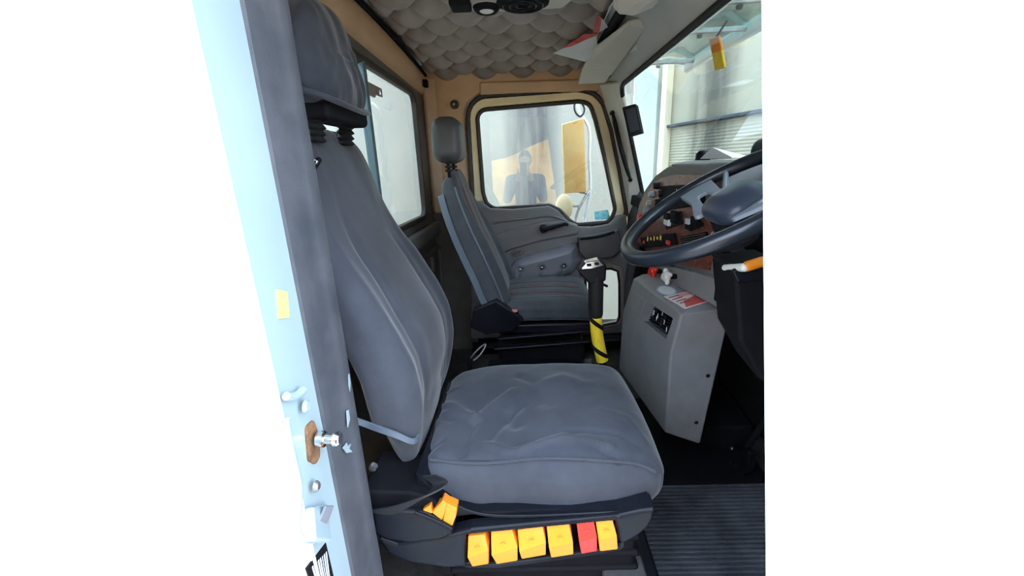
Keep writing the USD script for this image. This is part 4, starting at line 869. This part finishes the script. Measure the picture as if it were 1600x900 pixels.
# vent recess cut through the upper left face
o_ = (near[0]+lip_far)/2; e1 = unit(near[0]-fac_far); dn = unit(lip_far-fac_far)
wf = np.cross(e1, dn); wf = wf if wf[0] < 0 else -wf; wf = unit(wf)
vq = [(1008, 474), (1055, 500), (1050, 527), (1006, 498)]
O, n_ = lip_far, wf
def onface(u, v):
    d_ = FW + RT*(u-CX)/F - UP*(v-CY)/F; return CAM + d_*(((O-CAM) @ n_)/(d_ @ n_))
rc = [onface(u, v) for u, v in [(1018, 476), (1054, 499), (1042, 528), (1008, 500)]]
rec = to_man(hull([q+n_*.03 for q in rc]+[q-n_*.025 for q in rc], .004, 10))
obj('body', body-rec, M_['box'], bx, smooth=30)
rc2 = [onface(u, v) for u, v in [(992, 458), (1012, 471), (1003, 493), (983, 480)]]
obj('side_recess', hull([q+n_*.004 for q in rc2], .0075), M_['box'], bx)
vt = obj('vent', hull([q-n_*.024 for q in rc], .003), M_['blackm'], bx)
for k in range(6):
    a = rc[0]*(1-(k+.5)/6)+rc[3]*((k+.5)/6); b = rc[1]*(1-(k+.5)/6)+rc[2]*((k+.5)/6); mid = (a+b)/2
    obj('vent_slat', hull([a*.96+mid*.04-n_*.014, b*.96+mid*.04-n_*.014, a*.96+mid*.04-n_*.020+V(0, 0, .004), b*.96+mid*.04-n_*.020+V(0, 0, .004)], .0022, 8), M_['black'], vt)
rs = np.random.RandomState(3)
for k in range(12):
    a, b = rs.rand(2)*.8+.1; q = (rc[0]*(1-a)+rc[1]*a)*(1-b)+(rc[3]*(1-a)+rc[2]*a)*b
    obj('vent_vane', hull([q-n_*.010, q-n_*.012+V(0, .004, .014)], .0022, 8), M_['steel'] if k % 3 else M_['black'], vt)
for u, v in [(1128, 494), (1106, 587), (1088, 660)]:
    obj('screw', lathe([(0, .004), (.005, .004), (.008, 0), (0, 0)], at(u, v, Y=yn_-.009), (0, -1, 0), 14), M_['black'], bx)
# labels lie on the sloping top
tp0, tp1, tp2 = near[0], bp(1120, 468, yn_+.05), top_far
tn = unit(np.cross(tp1-tp0, tp2-tp0)); tn = tn if tn[2] > 0 else -tn
O, n_ = tp0+tn*.0115, tn
def decal(uv, t, name, m, parent, r=0, **k):
    P3 = [onface(u, v) for u, v in uv]; o = P3[0]; ex_ = unit(P3[1]-o); ey_ = np.cross(n_, ex_)
    p2 = [((q-o) @ ex_, (q-o) @ ey_) for q in P3]; m_ = slab(rnd(p2, r), t, .0003, 1); v = np.array(m_.vertices)
    m_.vertices = o + v[:, :1]*ex_ + v[:, 1:2]*ey_ + (v[:, 2:]+t)*n_; return obj(name, m_, m, parent, **k)
oval = [(1042+16*math.cos(t), 454.5+7.5*math.sin(t)+2.0*math.cos(t)) for t in np.linspace(0, 2*np.pi, 28, endpoint=False)]
ov = decal(oval, .0022, 'oval_sticker', mat('oval_print_blue', (.30, .38, .55), .5), bx, label='white oval sticker with blue rim')
decal([(1042+13.5*math.cos(t), 454.5+6*math.sin(t)+1.8*math.cos(t)) for t in np.linspace(0, 2*np.pi, 28, endpoint=False)], .0028, 'sticker_face', M_['paper'], ov)
lb = decal([(1037, 464), (1078, 455), (1108, 471), (1070, 483)], .0022, 'warning_label', mat('label_white', (.72, .60, .58), .5), bx, r=.002, label='white and red warning label')
decal([(1068, 471), (1086, 462), (1106, 471), (1072, 481)], .0026, 'red_field', mat('label_red', (.62, .10, .09), .5), lb)
decal([(1056, 462), (1076, 457), (1082, 460), (1061, 466)], .0026, 'red_field', mat('label_pink', (.78, .30, .28), .5), lb)
for k in range(4): decal([(1044+k*6, 466+k*2.8), (1060+k*6, 461.5+k*2.8), (1061.5+k*6, 462.3+k*2.8), (1045.5+k*6, 466.8+k*2.8)], .0029, 'text_line', M_['maroon'], lb, kind='stuff')

# ================================================================== GEAR LEVER
gl = thing('gear_lever', 'black gear lever wrapped in yellow tape with a chrome topped grip', 'gear lever')
LY = 1.48
ax_ = [at(931, 432, Y=LY), at(931, 490, Y=LY), at(934, 530, Y=LY), at(941, 562, Y=LY), at(948, 620, Y=LY)]
ax_.append(V(ax_[-1][0]+.02, LY, .03))
obj('shaft', tube(spline(ax_, 30), .014, 16), M_['blackm'], gl)
gt = [at(u, v, Y=LY) for u, v in [(922, 440), (942, 436), (945, 480), (944, 494), (921, 494), (920, 470)]]
obj('sleeve', hull([ax_[0]+V(0, 0, -.0), ax_[1]+V(0, 0, .0)], [.029, .027]), M_['rubber'], gl)
g = [at(u, v, Y=LY-.02) for u, v in [(907, 424), (915, 414), (935, 409), (944, 416), (943, 436), (922, 440)]]
gp_ = obj('grip', hull(g+[q+V(0, .045, 0) for q in g], .008), M_['black'], gl)
gc = [at(u, v, Y=LY-.024) for u, v in [(910, 422), (917, 414), (934, 410), (941, 416), (925, 421)]]
obj('grip_cap', hull([q+V(0, -.002, .006) for q in gc]+[q+V(0, .03, .008) for q in gc], .004), M_['chrome'], gp_, label='chrome grip cap')
for u, v in [(920, 417), (932, 415)]: obj('button', rbox(at(u, v, Y=LY-.026)+V(0, .0, .008), (.008, .008, .005), .003), M_['black'], gp_)
sl = tube(spline([at(931, 494, Y=LY), at(932, 515, Y=LY), at(936, 540, Y=LY), at(941, 563, Y=LY)], 24), .0235, 20)
tape = obj('yellow_tape', sl, M_['yellow'], gl, label='yellow tape wrap')
path = spline([at(931, 494, Y=LY), at(932, 515, Y=LY), at(936, 540, Y=LY), at(941, 563, Y=LY)], 60)
hx = [path[k]+.0245*(V(math.cos(k*.165+3.4), math.sin(k*.165+3.4), 0)) for k in range(60)]
obj('black_tape', ribbon(hx, (.25, 0, 1), .016, .003), M_['blackm'], gl, label='black tape spiralling round the yellow', smooth=60)
obj('trigger', hull([at(944, 445, Y=LY-.01), at(948, 447, Y=LY-.01)], .005), M_['black'], gl)
obj('boot', lathe([(0, .10), (.03, .10), (.035, .07), (.06, .05), (.07, .02), (.10, .005), (.10, 0), (0, 0)], V(ax_[-1][0], LY, .0), (0, 0, 1), 28), M_['rubber'], gl)

# ================================================================== FLOOR MAT, PEDAL
fm = thing('floor_mat', 'ribbed black rubber mat in the driver footwell', 'floor mat')
obj('base', fmap(slab(rnd(sbox(.29, .60, 1.0, 1.255), .015), .010, .003), 'Z', .010), M_['mat'], fm)
obj('backing', rbox((.60, 1.55, .005), (.27, .29, .005), .004), M_['blackm'], fm)
rb = [rbox((.645, y, .012), (.345, .0042, .0045), .002, n=8) for y in np.arange(.615, 1.245, .0165)]
obj('rib', cat(*rb), M_['mat'], fm, kind='stuff', smooth=False)
pdl = thing('accelerator_pedal', 'dark curved accelerator pedal hanging in the footwell', 'pedal')
q = [at(u, v, X=.78) for u, v in [(1128, 742), (1140, 715), (1150, 700), (1172, 708), (1165, 735), (1148, 752)]]
obj('pad', hull(q+[w+V(.02, .0, 0) for w in q], .008), M_['black'], pdl)
obj('arm', tube([np.mean(q, axis=0), V(.86, 1.30, .30), V(.885, 1.30, .45)], .012), M_['blackm'], pdl)
obj('bolt', lathe([(0, .006), (.006, .005), (.008, 0), (0, 0)], at(1144, 701, X=.775), (-1, 0, .2), 14), M_['steel'], pdl)
hmp = obj('footwell_duct', hull([(.64, 1.46, .015), (.88, 1.46, .015), (.64, 1.46, .10), (.88, 1.46, .10), (.64, 1.95, .015), (.88, 1.95, .15)], .012), M_['blackm'], label='low black duct behind the ribbed mat', category='duct')

# ================================================================== ROOF: console, visors, papers
oc = thing('overhead_console', 'tan overhead console plate with a round lamp and a speaker grille', 'overhead console')
zc_ = 1.615
def onZ(u, v, z=zc_): return at(u, v, Z=z)
pl_ = [(728, -12), (730, 14), (740, 20), (800, 19), (880, 14), (905, -8), (890, -16)]
cp = rnd([tuple(onZ(u, v)[:2]) for u, v in pl_], .015)
m = slab(cp, .05, .008); m.vertices = np.array(m.vertices)*V(1, 1, -1) + V(0, 0, zc_); m.invert()
obj('plate', m, M_['visor'], oc)
c = onZ(760, 11); lp_ = obj('lamp_ring', lathe([(.022, .012), (.032, .014), (.040, .006), (.042, 0), (.022, 0), (.022, .012)], c, (0, 0, -1), 36), M_['blackm'], oc)
obj('lamp_lens', lathe([(0, .016), (.018, .014), (.027, .008), (.027, 0), (0, 0)], c, (0, 0, -1), 30), M_['white'], lp_, label='cream lamp lens')
c = onZ(817, 3); sg = obj('speaker_grille', place(lathe([(0, .010), (.07, .010), (.082, .005), (.084, 0), (0, 0)], (0, 0, 0), (0, 0, 1), 40), (0, 0, 0)).apply_transform(np.diag([.95, .9, -1, 1])).apply_transform(trimesh.transformations.translation_matrix(c)), M_['blackm'], oc)
for k in range(3): obj('grille_ring', tube([c+V(.95*(.02+.022*k)*math.cos(t), .9*(.02+.022*k)*math.sin(t), -.011) for t in np.linspace(0, 2*np.pi, 30, endpoint=False)], .003, 8, closed=True), M_['black'], sg)
c = onZ(719, 2); obj('switch_box', rbox(c+V(0, 0, -.006), (.03, .035, .014), .006), M_['blackm'], oc)
vs = thing('sun_visor', 'large folded grey sun visor above the far seat', 'sun visor')
v3 = [at(982, 36, Y=1.66), at(1000, 31, Y=1.66), at(1007, 42, Y=1.68), at(960, 106, Y=2.10), at(944, 127, Y=2.32), at(905, 129, Y=2.36), at(913, 105, Y=2.14), at(930, 76, Y=1.95)]
obj('board', hull([v3[0], v3[1], v3[2], v3[3], v3[6], v3[7]], .007), M_['visor'], vs)
obj('board_end', hull([v3[3]+V(0, .012, 0), v3[4], v3[5], v3[6]+V(0, .012, 0)], .007), M_['visor'], vs)
obj('hinge', hull([v3[4]+V(.005, 0, .01), v3[4]+V(.03, .03, .03)], .009), M_['blackm'], vs)
vg = [at(u, v, Y=y_) for u, v, y_ in [(1003, 38, 1.66), (1008, 50, 1.70), (1000, 62, 1.78)]]
obj('pivot', hull([q+V(.018, 0, .012) for q in vg], .010), M_['blackm'], vs)
v2 = thing('sun_visor', 'pale rounded sun visor tip at the top edge above the driver', 'sun visor')
dv = [at(u, v, Y=1.34) for u, v in [(962, 8), (970, 17), (990, 19), (1018, 8), (1030, -6)]]
obj('board', hull(dv+[at(965, -30, Y=1.25), at(1050, -30, Y=1.2)], .008), M_['visor'], v2)
obj('hinge', hull([at(1000, -30, Y=1.28)+V(.02, 0, .03), at(1030, -30, Y=1.25)+V(.02, 0, .04)], .012), M_['blackm'], v2)
def paper(name, uvy, m, lab, t=.0012):
    return obj(name, hull([at(u, v, Y=y) for u, v, y in uvy], t, 8), m, label=lab, category='paper', smooth=False)
paper('paper_map', [(864, 83, 2.0), (884, 74, 1.95), (932, 56, 1.88), (934, 84, 1.98), (914, 96, 2.05)], M_['paper'], 'pale folded paper tucked behind the left edge of the large visor')
paper('leaflet', [(881, 74, 1.945), (912, 54, 1.87), (936, 52, 1.86), (893, 72, 1.93)], M_['redpaper'], 'red printed leaflet lying on the pale folded paper')
paper('leaflet', [(927, 50, 1.80), (934, 24, 1.70), (940, 28, 1.71), (936, 50, 1.80)], M_['redpaper'], 'red folded leaflet standing upright behind the visor')
paper('paper_slip', [(936, 50, 1.81), (940, 28, 1.72), (950, 42, 1.78)], M_['paper'], 'small pale paper slip beside the upright red leaflet')
paper('envelope', [(984, 82, 1.90), (1000, 62, 1.80), (1017, 70, 1.82), (1000, 78, 1.88)], M_['cardwhite'], 'white envelope corner behind the right edge of the large visor')

# ================================================================== OUTSIDE THE GLASS: mirrors, visor
mr = thing('door_mirror', 'tall door mirror with an amber reflection coloured into its face on tubes outside the far window', 'mirror')
MY = 2.98
a, b, c2, d2 = at(879, 195, Y=MY), at(911, 186, Y=MY), at(915, 299, Y=MY), at(883, 301, Y=MY)
obj('housing', hull([q+V(0, .03, 0) for q in (a, b, c2, d2)]+[q+V(.01, .09, 0) for q in (a, b, c2, d2)], .006), M_['tan'], mr)
obj('mirror_face', hull([a+V(0, .02, 0), b+V(0, .02, 0), c2+V(0, .02, 0), d2+V(0, .02, 0), a, b, c2, d2], .005), M_['amber'], mr, label='mirror face coloured with an amber reflection')
e = [at(u, v, Y=MY+.04) for u, v in [(901, 150), (906, 175), (917, 192), (921, 240), (922, 300), (914, 340), (912, 352)]]
obj('bracket', tube(spline(e, 40), .011), M_['cardwhite'], mr)
obj('brace', tube(spline([at(921, 298, Y=MY+.04), at(912, 312, Y=MY+.02), at(903, 330, Y=MY), at(897, 352, Y=MY-.02)], 20), .009), M_['steel'], mr)
obj('brace', tube(spline([at(898, 160, Y=MY+.02), at(899, 175, Y=MY), at(906, 182, Y=MY), at(913, 172, Y=MY+.02), at(908, 160, Y=MY+.03)], 24), .006), M_['black'], mr)
obj('brace', tube([at(905, 300, Y=MY+.05), at(921, 303, Y=MY+.04)], .008), M_['steel'], mr)
c = at(881, 324, Y=MY); rm_ = obj('spot_mirror', place(lathe([(0, .02), (.05, .016), (.072, .004), (.075, -.008), (.05, -.03), (0, -.04)], (0, 0, 0), (0, 0, 1), 32), (0, 0, 0)).apply_transform(np.diag([.85, 1.25, 1, 1])).apply_transform(np.vstack([np.c_[axes((-.35, -1, 0)), c], [0, 0, 0, 1]])), M_['cream'], mr, label='round pale convex spot mirror')
obj('stem', tube([c+V(.02, .05, 0), at(905, 322, Y=MY+.02)], .008), M_['steel'], rm_)
obj('lower_arm', tube([e[-1], V(.46, 2.80, .74), V(.48, 2.655, .72)], .011), M_['cardwhite'], mr)
obj('arm_base', rbox((.48, 2.645, .72), (.035, .012, .05), .008), M_['black'], mr)
ev = thing('outer_sun_visor', 'tinted outer sun visor with a pale rail above the windscreen', 'sun visor')
def ex_(u, v, x=.74): return at(u, v, X=x)
top = [ex_(1005, 118), ex_(1020, 96), ex_(1130, 22), ex_(1200, -30)]
low = [ex_(1015, 128), ex_(1062, 112), ex_(1130, 78), ex_(1200, 44)]
P = [[V(.60, y, 1.615), V(.72, y, 1.635), V(.84, y, 1.615)] for y in np.linspace(.6, 2.38, 12)]
obj('shade_panel', sheet(P, (0, 0, 1), .005), M_['tint'], ev)
obj('lower_rail', hull([V(.845, .6, 1.59), V(.845, 2.38, 1.59), V(.845, .6, 1.615), V(.845, 2.38, 1.615)], .016), M_['skin'], ev)
obj('upper_rail', hull([V(.62, .6, 1.60), V(.62, 2.40, 1.60), V(.66, .6, 1.625), V(.66, 2.40, 1.625)], .010), M_['pillar'], ev)
for y in (.9, 1.45, 1.75, 2.25):
    obj('bracket', hull([V(.62, y, 1.60), V(.845, y, 1.605)], .010), M_['steel'], ev)
    obj('bolt', lathe([(0, .012), (.009, .010), (.011, 0), (0, 0)], V(.66, y, 1.588), (0, 0, -1), 16), M_['black'], ev)
tg = thing('hanging_tag', 'yellow and orange tag hanging between the windscreen and the outer visor', 'tag')
q = [ex_(1111, 62, .575), ex_(1124, 59, .575), ex_(1132, 104, .575), ex_(1119, 108, .575)]
mid1, mid2 = q[0]*.55+q[3]*.45, q[1]*.55+q[2]*.45
obj('lower_half', hull([mid1, mid2, q[2], q[3]], .004), M_['yellow'], tg, label='yellow tag half')
obj('upper_half', hull([q[0], q[1], mid2, mid1], .0045), M_['orange'], tg, label='orange tag half')
obj('tie', tube([(q[0]+q[1])/2, (q[0]+q[1])/2+V(.03, 0, .045)], .003), M_['blackm'], tg)

# ================================================================== THE PHOTOGRAPHER, mirrored in the far window glass
pe = thing('person', 'person in dark work clothes holding up a phone, mirrored in the far window', 'person')
J = dict(pel=(0, -.44, .46), wai=(0, -.44, .62), che=(0, -.43, .84), nk0=(0, -.43, 1.0), nk1=(0, -.415, 1.06), ls=(-.185, -.43, .95), rs=(.185, -.43, .95), le=(-.235, -.30, .73), re=(.215, -.30, .73),
         lw=(-.085, -.085, .98), rw=(.060, -.085, .98), lh=(-.09, -.44, .44), rh=(.09, -.44, .44), lk=(-.105, -.415, .02), rk=(.105, -.415, .02), la=(-.11, -.44, -.37), ra=(.11, -.44, -.37))
J = {k: V(*v) for k, v in J.items()}
def bones(L):
    out = None
    for a, ra, b, rb in L:
        h_ = m3.Manifold.batch_hull([m3.Manifold.sphere(ra, 20).translate(list(map(float, a))), m3.Manifold.sphere(rb, 20).translate(list(map(float, b)))])
        out = h_ if out is None else out + h_
    return out
def smooth_body(m, edge=.014, it=14):
    t = from_man(m.refine_to_length(edge)); t.merge_vertices(); trimesh.smoothing.filter_taubin(t, iterations=it); t.fix_normals(); return t
hc = V(0, -.385, 1.185)
head = m3.Manifold.sphere(1.0, 40).scale([.074, .094, .108]).translate(list(map(float, hc+V(0, -.008, .012))))
head = head + bones([(hc+V(0, .030, -.085), .040, hc+V(0, .0, -.03), .062)])
head = head + bones([(hc+V(0, .088, .012), .008, hc+V(0, .104, -.024), .013), (hc+V(-.03, .078, .026), .012, hc+V(.03, .078, .026), .012), (hc+V(-.020, .088, -.055), .008, hc+V(.020, .088, -.055), .008), (hc+V(-.018, .086, -.066), .008, hc+V(.018, .086, -.066), .008)])
for s in (-1, 1): head = head + bones([(hc+V(s*.076, -.01, .015), .012, hc+V(s*.074, -.005, -.025), .009)])
B = [(J['pel'], .12, J['wai'], .115), (J['wai'], .115, J['che'], .125), (J['che'], .12, J['nk0'], .07), (J['nk0'], .06, hc+V(0, -.01, -.05), .052), (J['che']+V(-.07, 0, .04), .10, J['che']+V(.07, 0, .04), .10)]
for s, S_ in (('l', -1), ('r', 1)):
    B += [(J['nk0'], .06, J[s+'s'], .058), (J[s+'s'], .056, J[s+'e'], .042), (J[s+'e'], .041, J[s+'w'], .028), (J[s+'h'], .088, J[s+'k'], .058), (J[s+'k'], .056, J[s+'a'], .040)]
    w = J[s+'w']; px_ = V(-.066 if S_ < 0 else .021, -.016, 1.055)      # the phone edge each hand holds
    pc0, pc1 = w+V(0, .012, .03), px_+V(S_*.018, -.012, .005)
    B += [(w, .026, pc0, .026), (pc0, .024, pc1, .018)]
    for k in range(4):                                             # fingers curl round behind the phone's edge to its back
        o = pc1+V(0, 0, -.030+.021*k); ln = (.9, 1.05, 1.0, .8)[k]
        a1 = o+V(S_*.004, .004, .004); a2 = a1+V(-S_*.008*ln, .016, .003); a3 = a2+V(-S_*.004, .002, .0)
        B += [(o, .0095, a1, .009), (a1, .009, a2, .0085), (a2, .0085, a3, .008)]
    t0 = pc0+V(-S_*.010, -.008, .012); t1 = t0+V(-S_*.018, -.012, .030); t2 = px_+V(-S_*.016, -.020, .0)
    B += [(t0, .013, t1, .011), (t1, .011, t2, .009)]
obj('body', smooth_body(head+bones(B), .011, 10), M_['skincol'], pe, smooth=True)
up = lambda a, b, t: J[a]*(1-t)+J[b]*t
sh_ = [(J['pel']+V(0, 0, .03), .138, J['wai'], .134), (J['wai'], .134, J['che'], .142), (J['che'], .138, J['nk0']+V(0, 0, -.035), .085), (J['che']+V(-.07, 0, .04), .116, J['che']+V(.07, 0, .04), .116)]
tr_ = [(J['pel'], .142, J['pel']+V(0, 0, .05), .140)]
for s in 'lr':
    sh_ += [(J['nk0']+V(0, 0, -.03), .072, J[s+'s'], .074), (J[s+'s'], .072, J[s+'e'], .058), (J[s+'e'], .057, up(s+'e', s+'w', .85), .043)]
    tr_ += [(J[s+'h'], .104, J[s+'k'], .076), (J[s+'k'], .075, J[s+'a']+V(0, 0, .03), .062)]
sh_m = smooth_body(bones(sh_)); cl1 = obj('shirt', sh_m, M_['shirt'], pe, smooth=True)
obj('trousers', smooth_body(bones(tr_)), M_['trousers'], pe, smooth=True)
for s, S_ in (('l', -1), ('r', 1)):
    a = J[s+'a']; obj('boot', smooth_body(bones([(a+V(0, 0, .04), .058, a+V(0, -.01, -.045), .052), (a+V(0, -.02, -.045), .052, a+V(S_*.02, .13, -.060), .038)]), .012, 6), M_['boot'], pe, smooth=True)
hr = m3.Manifold.sphere(1.0, 40).scale([.081, .100, .112]).translate(list(map(float, hc+V(0, -.014, .020)))) - m3.Manifold.cube([.3, .3, .3], True).rotate([20, 0, 0]).translate([0, float(hc[1])+.175, float(hc[2])-.07]) - m3.Manifold.cube([.3, .3, .2], True).translate([0, float(hc[1]), float(hc[2])-.145])
obj('hair', smooth_body(hr, .012, 4), M_['hair'], pe, smooth=True)
for S_ in (-1, 1):
    ey = obj('eye', trimesh.creation.icosphere(3, .0125).apply_translation(hc+V(S_*.031, .078, .008)), M_['white'], pe, smooth=True)
    obj('iris', trimesh.creation.icosphere(2, .006).apply_translation(hc+V(S_*.031, .0862, .008)), M_['hair'], ey, smooth=True)
ph_ = thing('phone', 'slim dark phone held upright in both hands', 'phone')
obj('case', rbox((-.0225, -.016, 1.092), (.037, .0045, .076), .004), M_['blackm'], ph_)
obj('screen', rbox((-.0225, -.0208, 1.092), (.034, .0006, .072), .0005), M_['black'], ph_)
obj('lens', lathe([(0, .001), (.006, .001), (.008, 0), (0, 0)], (0, -.0115, 1.15), (0, 1, 0), 18), M_['black'], ph_)
sp_ = thing('mounting_step', 'steel mounting step below the open doorway', 'step')
obj('tread', rbox((.0, -.05, -.482), (.36, .52, .014), .006), M_['steel'], sp_)
for x in (-.3, .3):
    obj('hanger', hull([(x, .47, -.47), (x, .47, -.16), (x, .38, -.47)], .014), M_['steel'], sp_)
    obj('leg', hull([(x, -.5, -.48), (x, -.5, -1.24)], .02), M_['steel'], sp_)

hp_ = []
for x in np.linspace(-20, 20, 161):
    row = []
    for k in range(19):
        t = math.pi*k/18; rr = 1+.5*(meshkit.fbm(V(x*.9, k*.7, 2.0), 4, 5)-.5)
        row.append([x, -16.5+2.2*rr*math.cos(t), -1.25+6.4*rr*math.sin(t)**.8])
    hp_.append(row)
obj('hedge', sheet(np.array(hp_), (0, 0, 1), .05), mat('hedge_foliage', (.060, .050, .025), .85, vary=.5, vscale=2.5, bump=.8, bscale=5, bdist=.12), label='tall dark hedge along the top of the tan bank', category='hedge', kind='stuff', smooth=80)
flush()
